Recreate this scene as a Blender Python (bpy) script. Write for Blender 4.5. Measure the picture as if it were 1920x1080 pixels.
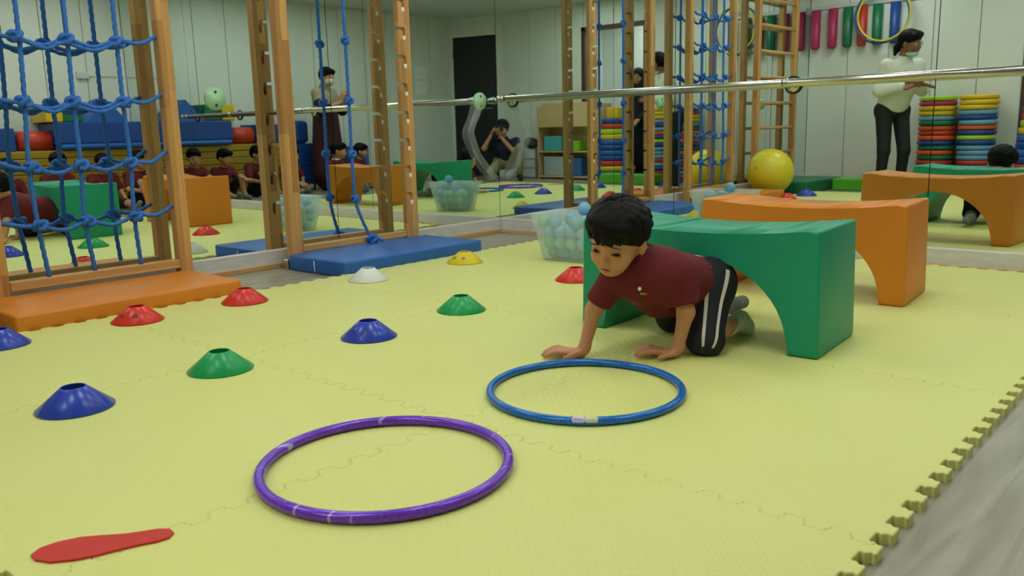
import bpy, bmesh, math, random
import numpy as np
from mathutils import Vector, Matrix
random.seed(7); np.random.seed(7)
for _o in list(bpy.data.objects): bpy.data.objects.remove(_o, do_unlink=True)
S = bpy.context.scene; COL = S.collection

# ------------------------------------------------------------------ camera
FPX, PIT, ROLL, YAW = 1578.3, math.radians(10.7356), math.radians(-1.4578), math.radians(-41.765)
CAM = np.array([3.91, -4.277, 0.68])
def cam_basis():
    cy, sy = math.cos(YAW), math.sin(YAW)
    fw = np.array([sy*math.cos(PIT), cy*math.cos(PIT), -math.sin(PIT)])
    r0 = np.array([cy, -sy, 0.]); u0 = np.cross(r0, fw)
    return (math.cos(ROLL)*r0+math.sin(ROLL)*u0, -math.sin(ROLL)*r0+math.cos(ROLL)*u0, fw)
CR, CU, CF = cam_basis()
cd = bpy.data.cameras.new('camera'); cam = bpy.data.objects.new('camera', cd); COL.objects.link(cam)
mw = Matrix.Identity(4)
for i in range(3):
    mw[i][0], mw[i][1], mw[i][2], mw[i][3] = CR[i], CU[i], -CF[i], CAM[i]
cam.matrix_world = mw
cd.sensor_width = 36; cd.lens = 36*FPX/1920; cd.clip_start = 0.03; cd.clip_end = 60
cd.dof.use_dof = True; cd.dof.focus_distance = 2.9; cd.dof.aperture_fstop = 6.3
S.camera = cam
S.view_settings.view_transform = 'Standard'; S.view_settings.look = 'None'
S.view_settings.exposure = 0.0; S.view_settings.gamma = 1; S.view_settings.use_curve_mapping = False
w = bpy.data.worlds.new('world'); S.world = w; w.use_nodes = True
w.node_tree.nodes['Background'].inputs[0].default_value = (.8, .9, 1, 1)
w.node_tree.nodes['Background'].inputs[1].default_value = 0.05
LIGHT = 9.0        # radiance of the ceiling panels
def J(px, py, d):  # photograph pixel at camera depth d -> world point
    return CAM + CF*d + CR*((px-960)/FPX*d) + CU*((540-py)/FPX*d)
def proj(P):
    v = np.asarray(P) - CAM; d = v@CF
    return 960+FPX*(v@CR)/d, 540-FPX*(v@CU)/d, d

W, D, CEIL, FL = 5.45, 5.15, 2.30, -0.02

# ------------------------------------------------------------------ materials
def lin(h):
    if isinstance(h, str):
        h = h.lstrip('#'); c = [int(h[i:i+2], 16)/255 for i in (0, 2, 4)]
    else: c = [v/255 for v in h]
    return tuple((v/12.92 if v <= .04045 else ((v+.055)/1.055)**2.4) for v in c)
def new_mat(name):
    m = bpy.data.materials.new(name); m.use_nodes = True
    return m, m.node_tree, m.node_tree.nodes['Principled BSDF']
def mat(name, col, rough=.5, var=.12, scale=12., bump=0., bscale=60., metal=0., spec=.5, coat=0., stretch=None, trans=0., alpha=1., sss=0.):
    m, nt, b = new_mat(name); N, L = nt.nodes, nt.links
    c = lin(col)
    tc = N.new('ShaderNodeTexCoord'); co = tc.outputs['Object']
    if stretch:
        mp = N.new('ShaderNodeMapping'); mp.inputs['Scale'].default_value = stretch
        L.new(co, mp.inputs['Vector']); co = mp.outputs['Vector']
    nz = N.new('ShaderNodeTexNoise'); nz.inputs['Scale'].default_value = scale; nz.inputs['Detail'].default_value = 4
    L.new(co, nz.inputs['Vector'])
    rp = N.new('ShaderNodeValToRGB')
    rp.color_ramp.elements[0].position = .3; rp.color_ramp.elements[1].position = .7
    rp.color_ramp.elements[0].color = (*[v*(1-var) for v in c], 1)
    rp.color_ramp.elements[1].color = (*[min(1, v*(1+var)) for v in c], 1)
    L.new(nz.outputs['Fac'], rp.inputs['Fac']); L.new(rp.outputs['Color'], b.inputs['Base Color'])
    b.inputs['Roughness'].default_value = rough; b.inputs['Metallic'].default_value = metal
    b.inputs['Specular IOR Level'].default_value = spec; b.inputs['Coat Weight'].default_value = coat
    b.inputs['Transmission Weight'].default_value = trans; b.inputs['Alpha'].default_value = alpha
    if sss:
        b.inputs['Subsurface Weight'].default_value = sss; b.inputs['Subsurface Radius'].default_value = (.01, .004, .002)
    if bump:
        n2 = N.new('ShaderNodeTexNoise'); n2.inputs['Scale'].default_value = bscale; n2.inputs['Detail'].default_value = 3
        L.new(co, n2.inputs['Vector'])
        bp = N.new('ShaderNodeBump'); bp.inputs['Strength'].default_value = bump; bp.inputs['Distance'].default_value = .01
        L.new(n2.outputs['Fac'], bp.inputs['Height']); L.new(bp.outputs['Normal'], b.inputs['Normal'])
    return m
def emis(name, col, s):
    m, nt, b = new_mat(name)
    b.inputs['Base Color'].default_value = (.8, .8, .8, 1)
    b.inputs['Emission Color'].default_value = (*col, 1); b.inputs['Emission Strength'].default_value = s
    return m
def wood_mat(name, light, dark, axis='Z', seg=2.6):
    m, nt, b = new_mat(name); N, L = nt.nodes, nt.links
    tc = N.new('ShaderNodeTexCoord')
    sx = N.new('ShaderNodeSeparateXYZ'); L.new(tc.outputs['Object'], sx.inputs[0])
    def ma(op, a, v=None, v2=None):
        n = N.new('ShaderNodeMath'); n.operation = op
        if hasattr(a, 'links'): L.new(a, n.inputs[0])
        else: n.inputs[0].default_value = a
        if v is not None:
            if hasattr(v, 'links'): L.new(v, n.inputs[1])
            else: n.inputs[1].default_value = v
        return n.outputs[0]
    along = sx.outputs[axis]
    cross = sx.outputs['Y'] if axis != 'Y' else sx.outputs['Z']
    lath = ma('FLOOR', ma('MULTIPLY', cross, 28.))
    jit = N.new('ShaderNodeTexWhiteNoise'); jit.noise_dimensions = '1D'; L.new(lath, jit.inputs['W'])
    blk = ma('FLOOR', ma('ADD', ma('MULTIPLY', along, seg), ma('MULTIPLY', jit.outputs['Value'], 7.)))
    wn = N.new('ShaderNodeTexWhiteNoise'); wn.noise_dimensions = '2D'
    cb = N.new('ShaderNodeCombineXYZ'); L.new(blk, cb.inputs[0]); L.new(lath, cb.inputs[1]); L.new(cb.outputs[0], wn.inputs['Vector'])
    mp = N.new('ShaderNodeMapping'); L.new(tc.outputs['Object'], mp.inputs['Vector'])
    mp.inputs['Scale'].default_value = {'Z': (40, 40, 2.5), 'Y': (40, 2.5, 40), 'X': (2.5, 40, 40)}[axis]
    nz = N.new('ShaderNodeTexNoise'); nz.inputs['Scale'].default_value = 1.6; nz.inputs['Detail'].default_value = 5; L.new(mp.outputs[0], nz.inputs['Vector'])
    f = ma('ADD', ma('MULTIPLY', wn.outputs['Value'], .6), ma('MULTIPLY', nz.outputs['Fac'], .55))
    rp = N.new('ShaderNodeValToRGB'); L.new(f, rp.inputs['Fac'])
    rp.color_ramp.elements[0].position = .15; rp.color_ramp.elements[1].position = .95
    rp.color_ramp.elements[0].color = (*lin(light), 1); rp.color_ramp.elements[1].color = (*lin(dark), 1)
    L.new(rp.outputs[0], b.inputs['Base Color']); b.inputs['Roughness'].default_value = .42
    return m
def foam_mat(name, col):
    m, nt, b = new_mat(name); N, L = nt.nodes, nt.links
    tc = N.new('ShaderNodeTexCoord'); g = N.new('ShaderNodeNewGeometry')
    nz = N.new('ShaderNodeTexNoise'); nz.inputs['Scale'].default_value = 1.7; nz.inputs['Detail'].default_value = 5
    L.new(g.outputs['Position'], nz.inputs['Vector'])
    c = lin(col)
    rp = N.new('ShaderNodeValToRGB'); L.new(nz.outputs['Fac'], rp.inputs['Fac'])
    rp.color_ramp.elements[0].color = (c[0]*.95, c[1]*.95, c[2]*.85, 1); rp.color_ramp.elements[1].color = (min(1, c[0]*1.05), min(1, c[1]*1.05), c[2]*1.3, 1)
    L.new(rp.outputs[0], b.inputs['Base Color']); b.inputs['Roughness'].default_value = .5; b.inputs['Specular IOR Level'].default_value = .45
    # stamped dash relief
    mp = N.new('ShaderNodeMapping'); mp.inputs['Rotation'].default_value = (0, 0, .785); mp.inputs['Scale'].default_value = (1, 1, 1)
    L.new(g.outputs['Position'], mp.inputs['Vector'])
    bk = N.new('ShaderNodeTexBrick'); bk.inputs['Scale'].default_value = 1.0; bk.inputs['Brick Width'].default_value = .034; bk.inputs['Row Height'].default_value = .017
    bk.inputs['Mortar Size'].default_value = .0032; bk.inputs['Mortar Smooth'].default_value = .8
    L.new(mp.outputs[0], bk.inputs['Vector'])
    bp = N.new('ShaderNodeBump'); bp.inputs['Strength'].default_value = .28; bp.inputs['Distance'].default_value = .002; bp.invert = True
    L.new(bk.outputs['Fac'], bp.inputs['Height']); L.new(bp.outputs[0], b.inputs['Normal'])
    return m
def mirror_mat():
    m, nt, b = new_mat('mirror_glass')
    b.inputs['Base Color'].default_value = (.80, .87, .83, 1); b.inputs['Metallic'].default_value = 1; b.inputs['Roughness'].default_value = 0.0
    return m
def floor_mat():
    m, nt, b = new_mat('vinyl_wood_floor'); N, L = nt.nodes, nt.links
    g = N.new('ShaderNodeNewGeometry'); mp = N.new('ShaderNodeMapping'); mp.inputs['Scale'].default_value = (9, .9, 1); mp.inputs['Rotation'].default_value = (0, 0, .1)
    L.new(g.outputs['Position'], mp.inputs[0])
    nz = N.new('ShaderNodeTexNoise'); nz.inputs['Scale'].default_value = 2.2; nz.inputs['Detail'].default_value = 7; nz.inputs['Distortion'].default_value = .8
    L.new(mp.outputs[0], nz.inputs['Vector'])
    rp = N.new('ShaderNodeValToRGB'); L.new(nz.outputs['Fac'], rp.inputs['Fac'])
    e = rp.color_ramp.elements; e[0].position = .3; e[0].color = (*lin('#7c7566'), 1); e[1].position = .72; e[1].color = (*lin('#aaa390'), 1)
    L.new(rp.outputs[0], b.inputs['Base Color']); b.inputs['Roughness'].default_value = .38
    return m
def hoop_mat(name, c1, c2, tape=False):
    m, nt, b = new_mat(name); N, L = nt.nodes, nt.links
    tc = N.new('ShaderNodeTexCoord')
    vo = N.new('ShaderNodeTexVoronoi'); vo.inputs['Scale'].default_value = 260; L.new(tc.outputs['Object'], vo.inputs['Vector'])
    rp = N.new('ShaderNodeValToRGB'); L.new(vo.outputs['Distance'], rp.inputs['Fac'])
    e = rp.color_ramp.elements; e[0].position = .10; e[0].color = (*lin(c2), 1); e[1].position = .22; e[1].color = (*lin(c1), 1)
    col = rp.outputs[0]
    if tape:
        nz = N.new('ShaderNodeTexNoise'); nz.inputs['Scale'].default_value = 9; L.new(tc.outputs['Object'], nz.inputs['Vector'])
        wv = N.new('ShaderNodeTexWave'); wv.inputs['Scale'].default_value = 9; wv.inputs['Distortion'].default_value = 2; L.new(tc.outputs['Object'], wv.inputs['Vector'])
        mu = N.new('ShaderNodeMath'); mu.operation = 'MULTIPLY'; L.new(nz.outputs['Fac'], mu.inputs[0]); L.new(wv.outputs['Fac'], mu.inputs[1])
        r2 = N.new('ShaderNodeValToRGB'); r2.color_ramp.elements[0].position = .5; r2.color_ramp.elements[1].position = .56; L.new(mu.outputs[0], r2.inputs['Fac'])
        mx = N.new('ShaderNodeMix'); mx.data_type = 'RGBA'; L.new(r2.outputs[0], mx.inputs['Factor']); L.new(col, mx.inputs['A']); mx.inputs['B'].default_value = (*lin('#b3a2e6'), 1)
        col = mx.outputs['Result']
    L.new(col, b.inputs['Base Color']); b.inputs['Roughness'].default_value = .22; b.inputs['Metallic'].default_value = .15
    return m

M = {}
M['foam'] = foam_mat('yellow_eva_foam', '#dbdc82')
M['floor'] = floor_mat(); M['mirror'] = mirror_mat()
M['wall'] = mat('painted_wall_panel', '#d9ddd6', .55, .03, 3)
M['groove'] = mat('panel_groove', '#5d6663', .8, .05)
M['back'] = mat('mirror_backing', '#2b312d', .8, .05)
M['ceil'] = mat('ceiling_paint', '#cfd3d2', .8, .03, 3)
M['white_trim'] = mat('scuffed_white_skirting', '#cfcbc6', .45, .10, 9, stretch=(1, 1, 6))
M['wood'] = wood_mat('pine_post', '#d9a763', '#a2703a', 'Z')
M['wood_y'] = wood_mat('pine_beam', '#dbb074', '#bb8a4e', 'Y', 1.4)
M['beech'] = wood_mat('beech_board', '#d9bd8e', '#c4a372', 'X', .8)
M['rope'] = mat('blue_rope', '#2f6fc4', .7, .18, 220, bump=.3, bscale=400)
M['orange'] = mat('orange_vinyl', '#d9821f', .45, .04, 4, bump=.03, bscale=9)
M['green'] = mat('green_vinyl', '#0a9470', .45, .05, 4, bump=.03, bscale=9)
M['blue'] = mat('blue_vinyl', '#1f5fb0', .45, .06, 4, bump=.05, bscale=14)
M['navy'] = mat('deep_blue_vinyl', '#1b4694', .42, .08, 4, bump=.05, bscale=10)
M['red'] = mat('red_vinyl', '#c23a22', .42, .06, 4)
M['yellow_dim'] = mat('dimmed_yellow_gym_mat', '#a8871f', .5, .08, 4, bump=.05, bscale=10)  # yellow mats, with the dim light at the far wall put into the colour
M['yellow'] = mat('yellow_vinyl', '#dbb81f', .4, .06, 4, bump=.05, bscale=10)
M['lime'] = mat('lime_vinyl', '#58b22e', .42, .06, 4)
M['dgreen'] = mat('dark_green_vinyl', '#14704a', .42, .06, 4)
M['sky'] = mat('pale_blue_vinyl', '#6f9fc4', .42, .06, 4)
M['pink'] = mat('magenta_vinyl', '#b32f5c', .42, .06, 4)
M['chartreuse'] = mat('chartreuse_vinyl', '#a9cf2e', .42, .06, 4)
M['orangered'] = mat('orange_red_vinyl', '#dd5a24', .42, .06, 4)
M['c_red'] = mat('red_plastic', '#e02f22', .3, .04, 6); M['c_blue'] = mat('blue_plastic', '#2b45c0', .25, .05, 6)
M['c_green'] = mat('green_plastic', '#12a35c', .3, .04, 6); M['c_white'] = mat('white_plastic', '#e6e8e8', .35, .03, 6)
M['c_yellow'] = mat('yellow_plastic', '#e6cc1c', .35, .04, 6)
M['black'] = mat('black_print', '#15161a', .5, .1)
M['chrome'] = mat('brushed_steel', '#c9c7c1', .22, .04, 40, metal=1.)
M['rubber'] = mat('black_rubber', '#17181a', .5, .1)
M['disc'] = mat('pale_green_plate', '#a9d8ab', .3, .05, 10)
M['screw'] = mat('dark_screw', '#2c2f2c', .4, .1, metal=.6)
M['film'] = mat('crinkled_clear_film', '#e6ece8', .10, .04, 10, bump=.9, bscale=55, spec=1., alpha=.13)
M['bin'] = mat('frosted_polypropylene', '#d8ecf4', .25, .03, 5, alpha=.27)
M['ballblue'] = mat('pale_blue_ball', '#7fb6d8', .4, .06, 8); M['ballgreen'] = mat('pale_green_ball', '#8fc9b4', .4, .06, 8)
M['slotwhite'] = mat('white_hook_insert', '#eeeeea', .35, .02)
M['doorblack'] = mat('black_door_laminate', '#14161b', .3, .15, 3)
M['brown'] = mat('brown_door_frame', '#4a2c22', .5, .12, 20, stretch=(8, 8, 1))
M['gym'] = mat('yellow_gym_ball', '#e3d22c', .35, .04, 4)
M['hp'] = hoop_mat('purple_glitter', '#7034c9', '#a98cf0', True); M['hb'] = hoop_mat('blue_glitter', '#0f67c4', '#7fc1f5')
M['hyel'] = mat('yellow_hoop_plastic', '#cfc03a', .35, .04); M['hblu'] = mat('blue_hoop_plastic', '#2057a5', .35, .04)
M['sticker'] = mat('silver_sticker', '#c9c6a8', .3, .15, 60); M['stickerv'] = mat('lilac_sticker', '#c9bfe8', .3, .1, 60)
M['paper'] = mat('white_paper', '#e9ebe9', .7, .02)
M['marker'] = mat('red_rubber_marker', '#c8281f', .5, .06)
M['skin_boy'] = mat('boy_skin', '#c58a63', .5, .05, 18, sss=.15); M['skin_dark'] = mat('brown_skin', '#8a5c43', .5, .05, 18, sss=.1)
M['skin_mid'] = mat('tan_skin', '#b98663', .5, .05, 18, sss=.1)
M['hair'] = mat('black_hair', '#0d0a08', .6, .35, 60, bump=.15, bscale=90, stretch=(3, 3, .6), spec=.15)
M['brow'] = mat('eyebrow_hair', '#33241b', .7, .2, 80)
M['maroon'] = mat('maroon_cotton', '#68141d', .85, .10, 30, bump=.12, bscale=24)
M['shorts'] = mat('black_shorts_fabric', '#15161f', .8, .12, 30, bump=.15, bscale=20)
M['stripe'] = mat('cream_stripe', '#d8cfc2', .8, .05, 40)
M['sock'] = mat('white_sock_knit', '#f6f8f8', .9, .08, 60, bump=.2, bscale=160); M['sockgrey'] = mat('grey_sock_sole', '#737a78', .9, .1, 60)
M['lip'] = mat('lip', '#9c4238', .4, .05); M['eyewhite'] = mat('eye_white', '#e5e0d8', .3, .02); M['iris'] = mat('dark_iris', '#1c120c', .2, .1)
M['whitetop'] = mat('white_sweater_knit', '#dfe0d3', .9, .05, 30, bump=.2, bscale=14); M['leggings'] = mat('black_leggings', '#0e0f12', .7, .1, 30)
M['beige'] = mat('beige_cotton', '#9c9079', .9, .08, 30, bump=.15, bscale=16); M['skirt'] = mat('dark_maroon_skirt', '#3a1218', .9, .1, 20, bump=.2, bscale=9)
M['tee'] = mat('navy_tee', '#181c33', .85, .1, 30, bump=.1, bscale=20); M['khaki'] = mat('khaki_trousers', '#8d8a68', .85, .08, 30, bump=.15, bscale=16)
M['robe'] = mat('black_robe', '#14151c', .9, .1, 20, bump=.2, bscale=9); M['mask'] = mat('pale_green_face_mask', '#a7cfc2', .8, .04, 30); M['maskw'] = mat('cream_face_mask', '#c9cdb6', .8, .04, 30)
M['camera'] = mat('black_camera_body', '#121214', .45, .1); M['lens'] = mat('lens_glass', '#0a0c16', .05, .05, spec=1.)
M['turq'] = mat('turquoise_box', '#4aa7b0', .5, .05); M['bluebox'] = mat('blue_box', '#2f68b0', .5, .05); M['limebox'] = mat('lime_box', '#83c22c', .5, .05); M['greybag'] = mat('dark_purple_bag', '#4a3f4d', .7, .15)
M['clearbox'] = mat('frosted_box', '#c7d3d6', .3, .05, trans=.3)
M['panel_light'] = emis('ceiling_panel_light', (.95, 1, .95), LIGHT)
M['grey'] = mat('grey_plastic', '#c9cdcb', .5, .04)

# ------------------------------------------------------------------ mesh helpers
def link(name, me, m=None, parent=None, smooth=False):
    o = bpy.data.objects.new(name, me); COL.objects.link(o)
    if m is not None and len(me.materials) == 0: me.materials.append(M[m] if isinstance(m, str) else m)
    if smooth:
        me.polygons.foreach_set('use_smooth', [True]*len(me.polygons))
    if parent is not None: o.parent = parent
    return o
def mesh(name, v, f, m, parent=None, smooth=False):
    me = bpy.data.meshes.new(name); me.from_pydata([tuple(p) for p in v], [], [tuple(q) for q in f]); me.update()
    return link(name, me, m, parent, smooth)
def from_bm(name, bm, m, parent=None, smooth=False):
    me = bpy.data.meshes.new(name); bmesh.ops.recalc_face_normals(bm, faces=bm.faces); bm.to_mesh(me); bm.free()
    return link(name, me, m, parent, smooth)
def tag(o, label=None, cat=None, group=None, kind=None):
    if label: o['label'] = label
    if cat: o['category'] = cat
    if group: o['group'] = group
    if kind: o['kind'] = kind
    return o
def empty(name, loc=(0, 0, 0), rz=0.):
    o = bpy.data.objects.new(name, None); o.empty_display_size = .1; COL.objects.link(o); o.location = loc; o.rotation_euler = (0, 0, rz); return o
def copy_tree(o, parent=None):
    c = o.copy(); COL.objects.link(c); c.parent = parent
    for ch in list(o.children): copy_tree(ch, c)
    return c
def bm_box(bm, x0, x1, y0, y1, z0, z1, bev=0., seg=2):
    r = bmesh.ops.create_cube(bm, size=1.)
    for v in r['verts']:
        v.co = Vector((x0+(v.co.x+.5)*(x1-x0), y0+(v.co.y+.5)*(y1-y0), z0+(v.co.z+.5)*(z1-z0)))
    if bev:
        es = list({e for v in r['verts'] for e in v.link_edges})
        bmesh.ops.bevel(bm, geom=es, offset=bev, segments=seg, affect='EDGES', profile=.5)
def box(name, x0, x1, y0, y1, z0, z1, m, parent=None, bev=0., seg=2):
    bm = bmesh.new(); bm_box(bm, x0, x1, y0, y1, z0, z1, bev, seg); return from_bm(name, bm, m, parent, smooth=False)
def lathe(name, prof, m, parent=None, n=40, loc=(0, 0, 0), smooth=True, close=False):
    v = []; f = []
    for r, z in prof:
        for i in range(n):
            a = 2*math.pi*i/n; v.append((r*math.cos(a)+loc[0], r*math.sin(a)+loc[1], z+loc[2]))
    k = len(prof)
    for j in range(k-1 if not close else k):
        j2 = (j+1) % k
        for i in range(n):
            i2 = (i+1) % n; f.append((j*n+i, j*n+i2, j2*n+i2, j2*n+i))
    return mesh(name, v, f, m, parent, smooth)
def prism(name, poly, axis, a0, a1, m, parent=None):
    # polygon in the two other axes, extruded along axis between a0 and a1
    n = len(poly); v = []
    for a in (a0, a1):
        for p in poly:
            v.append({'x': (a, p[0], p[1]), 'y': (p[0], a, p[1]), 'z': (p[0], p[1], a)}[axis])
    bm = bmesh.new(); bv = [bm.verts.new(q) for q in v]
    bm.faces.new(bv[:n]); bm.faces.new(bv[n:][::-1])
    for i in range(n): bm.faces.new((bv[i], bv[(i+1) % n], bv[n+(i+1) % n], bv[n+i]))
    return from_bm(name, bm, m, parent)
def frames(pts):
    P = np.array(pts, float); T = np.gradient(P, axis=0); T /= np.linalg.norm(T, axis=1)[:, None]+1e-12
    ref = np.array([0, 0, 1.]) if abs(T[0][2]) < .9 else np.array([1., 0, 0])
    n = np.cross(T[0], ref); n /= np.linalg.norm(n); NN = []
    for t in T:
        n = n-t*(n@t); n /= np.linalg.norm(n); NN.append(n)
    NN = np.array(NN); return P, T, NN, np.cross(T, NN)
def tube_data(pts, r, n=10, twist=0., lobes=0, amp=.16, caps=True):
    P, T, A, B = frames(pts); s = np.concatenate([[0], np.cumsum(np.linalg.norm(np.diff(P, axis=0), axis=1))])
    R = r if hasattr(r, '__len__') else [r]*len(P)
    v = []; f = []
    for i in range(len(P)):
        for k in range(n):
            a = 2*math.pi*k/n
            rr = R[i]*(1+amp*math.cos(lobes*(a-twist*s[i]))) if lobes else R[i]
            v.append(P[i]+rr*(math.cos(a)*A[i]+math.sin(a)*B[i]))
    for i in range(len(P)-1):
        for k in range(n):
            k2 = (k+1) % n; f.append((i*n+k, i*n+k2, (i+1)*n+k2, (i+1)*n+k))
    if caps: f.append(tuple(range(n))[::-1]); f.append(tuple((len(P)-1)*n+k for k in range(n)))
    return v, f
def tube(name, pts, r, m, parent=None, n=10, **kw):
    v, f = tube_data(pts, r, n, **kw); return mesh(name, v, f, m, parent, True)
def resample(pts, step):
    P = np.array(pts, float)
    if len(P) > 2:      # catmull-rom
        Q = np.vstack([2*P[0]-P[1], P, 2*P[-1]-P[-2]]); out = []
        for i in range(1, len(Q)-2):
            a, b, c, d = Q[i-1:i+3]
            for t in np.linspace(0, 1, 12, endpoint=False):
                out.append(.5*((2*b)+(-a+c)*t+(2*a-5*b+4*c-d)*t*t+(-a+3*b-3*c+d)*t**3))
        out.append(P[-1]); P = np.array(out)
    s = np.concatenate([[0], np.cumsum(np.linalg.norm(np.diff(P, axis=0), axis=1))])
    n = max(2, int(s[-1]/step)+1); q = np.linspace(0, s[-1], n)
    return np.stack([np.interp(q, s, P[:, i]) for i in range(3)], 1)
def rope(name, pts, parent, r=.0092):
    v, f = tube_data(resample(pts, .008), r, 9, twist=55., lobes=3, amp=.17); return mesh(name, v, f, 'rope', parent, True)
def merge(parts):
    V = []; Fc = []
    for v, f in parts:
        o = len(V); V += [tuple(p) for p in v]; Fc += [tuple(i+o for i in q) for q in f]
    return V, Fc
def knot(name, c, parent, s=1., seed=0, r=.0095):
    # an overhand lump: interlaced rope loops round the crossing
    rg = random.Random(seed); t = np.linspace(0, 2*math.pi, 44); ph = rg.random()*6
    a, b = .0135*s, .008*s
    pts = np.stack([(a+b*np.cos(1.5*2*t+ph))*np.cos(2*t)*.8, (a+b*np.cos(3*t+ph))*np.sin(2*t)*1.25, .016*s*np.sin(3*t+ph)], 1)+np.array(c)
    v, f = tube_data(pts, r*s, 7, caps=False); return mesh(name, v, f, 'rope', parent, True)

# ------------------------------------------------------------------ implicit bodies
def rc(a, b, ra, rb, k=.02): return ('rc', np.array(a, float), np.array(b, float), ra, rb, k)
def el(c, rad, R=None, k=.02, op='add'): return ('el', np.array(c, float), np.array(rad, float), (np.eye(3) if R is None else np.array(R, float)), op, k)
def sdf_mesh(prims, res):
    lo = np.full(3, 1e9); hi = -lo
    for p in prims:
        if p[0] == 'rc':
            r = max(p[3], p[4]); lo = np.minimum(lo, np.minimum(p[1], p[2])-r); hi = np.maximum(hi, np.maximum(p[1], p[2])+r)
        elif p[4] == 'add':
            r = p[2].max(); lo = np.minimum(lo, p[1]-r); hi = np.maximum(hi, p[1]+r)
    lo -= 4*res; hi += 4*res
    n = np.ceil((hi-lo)/res).astype(int)+1
    ax = [lo[i]+res*np.arange(n[i]) for i in range(3)]
    Fd = np.full(n, 1.)
    for p in prims:
        k = p[-1]; mg = k+3*res
        if p[0] == 'rc':
            r = max(p[3], p[4]); a0 = np.minimum(p[1], p[2])-r-mg; a1 = np.maximum(p[1], p[2])+r+mg
        else:
            r = p[2].max(); a0 = p[1]-r-mg; a1 = p[1]+r+mg
        i0 = np.maximum(0, np.floor((a0-lo)/res).astype(int)); i1 = np.minimum(n, np.ceil((a1-lo)/res).astype(int)+1)
        if (i1 <= i0).any(): continue
        X, Y, Z = np.meshgrid(*[ax[i][i0[i]:i1[i]] for i in range(3)], indexing='ij'); Q = np.stack([X, Y, Z], -1)
        if p[0] == 'rc':
            ab = p[2]-p[1]; L2 = ab@ab+1e-12; t = np.clip(((Q-p[1])@ab)/L2, 0, 1)
            d = np.linalg.norm(Q-p[1]-t[..., None]*ab, axis=-1)-(p[3]+(p[4]-p[3])*t); op = 'add'
        else:
            q = (Q-p[1])@p[3]; k0 = np.linalg.norm(q/p[2], axis=-1); k1 = np.linalg.norm(q/p[2]**2, axis=-1)+1e-9; d = k0*(k0-1)/k1; op = p[4]
        sl = tuple(slice(i0[i], i1[i]) for i in range(3)); f = Fd[sl]
        if op == 'add':
            h = np.maximum(k-np.abs(f-d), 0)/k; Fd[sl] = np.minimum(f, d)-h*h*k*.25
        else:
            d = -d; h = np.maximum(k-np.abs(f-d), 0)/k; Fd[sl] = np.maximum(f, d)+h*h*k*.25
    # surface nets
    ins = Fd < 0; c = tuple(m-1 for m in n)
    cnt = np.zeros(c, int)
    for dx in (0, 1):
        for dy in (0, 1):
            for dz in (0, 1): cnt += ins[dx:dx+c[0], dy:dy+c[1], dz:dz+c[2]]
    mx = (cnt > 0) & (cnt < 8); ii = np.argwhere(mx)
    idx = np.full(c, -1); idx[mx] = np.arange(len(ii))
    acc = np.zeros((len(ii), 3)); ct = np.zeros(len(ii))
    cor = [(a, b, d) for a in (0, 1) for b in (0, 1) for d in (0, 1)]
    for u in cor:
        for axx in range(3):
            if u[axx]: continue
            v = list(u); v[axx] = 1
            A = Fd[ii[:, 0]+u[0], ii[:, 1]+u[1], ii[:, 2]+u[2]]; B = Fd[ii[:, 0]+v[0], ii[:, 1]+v[1], ii[:, 2]+v[2]]
            s = (A < 0) != (B < 0); t = np.where(s, A/(A-B+1e-15), 0)
            pp = np.tile(np.array(u, float), (len(ii), 1)); pp[:, axx] = t
            acc[s] += pp[s]; ct[s] += 1
    V = lo+res*(ii+acc/ct[:, None])
    Fs = []
    for axx in range(3):
        o1, o2 = [(1, 2), (2, 0), (0, 1)][axx]
        a = np.take(ins, range(0, n[axx]-1), axis=axx); b = np.take(ins, range(1, n[axx]), axis=axx)
        e = np.argwhere(a != b); e = e[(e[:, o1] > 0) & (e[:, o2] > 0) & (e[:, o1] < c[o1]) & (e[:, o2] < c[o2])]
        def ci(d1, d2):
            g = e.copy(); g[:, o1] -= d1; g[:, o2] -= d2; return idx[g[:, 0], g[:, 1], g[:, 2]]
        q = np.stack([ci(1, 1), ci(0, 1), ci(0, 0), ci(1, 0)], 1)
        fl = ~ins[e[:, 0], e[:, 1], e[:, 2]]; q[fl] = q[fl][:, ::-1]
        Fs.append(q[(q >= 0).all(1)])
    return V, np.vstack(Fs)
def np_obj(name, V, Fq, m, parent=None):
    me = bpy.data.meshes.new(name); me.vertices.add(len(V)); me.vertices.foreach_set('co', V.astype(np.float32).ravel())
    k = Fq.shape[1]; me.loops.add(Fq.size); me.loops.foreach_set('vertex_index', Fq.astype(np.int32).ravel())
    me.polygons.add(len(Fq)); me.polygons.foreach_set('loop_start', np.arange(0, Fq.size, k, dtype=np.int32))
    me.update(calc_edges=True); me.validate()
    return link(name, me, m, parent, True)
def sdf_obj(name, prims, res, m, parent=None):
    V, Fq = sdf_mesh(prims, res); return np_obj(name, V, Fq, m, parent)
def nrm(v): v = np.array(v, float); return v/np.linalg.norm(v)
def head_frame(c, fwd, up):
    f = nrm(fwd); u = np.array(up, float); u = nrm(u-f*(u@f)); s = np.cross(f, u); return np.array(c, float), np.stack([s, f, u], 1)
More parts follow.
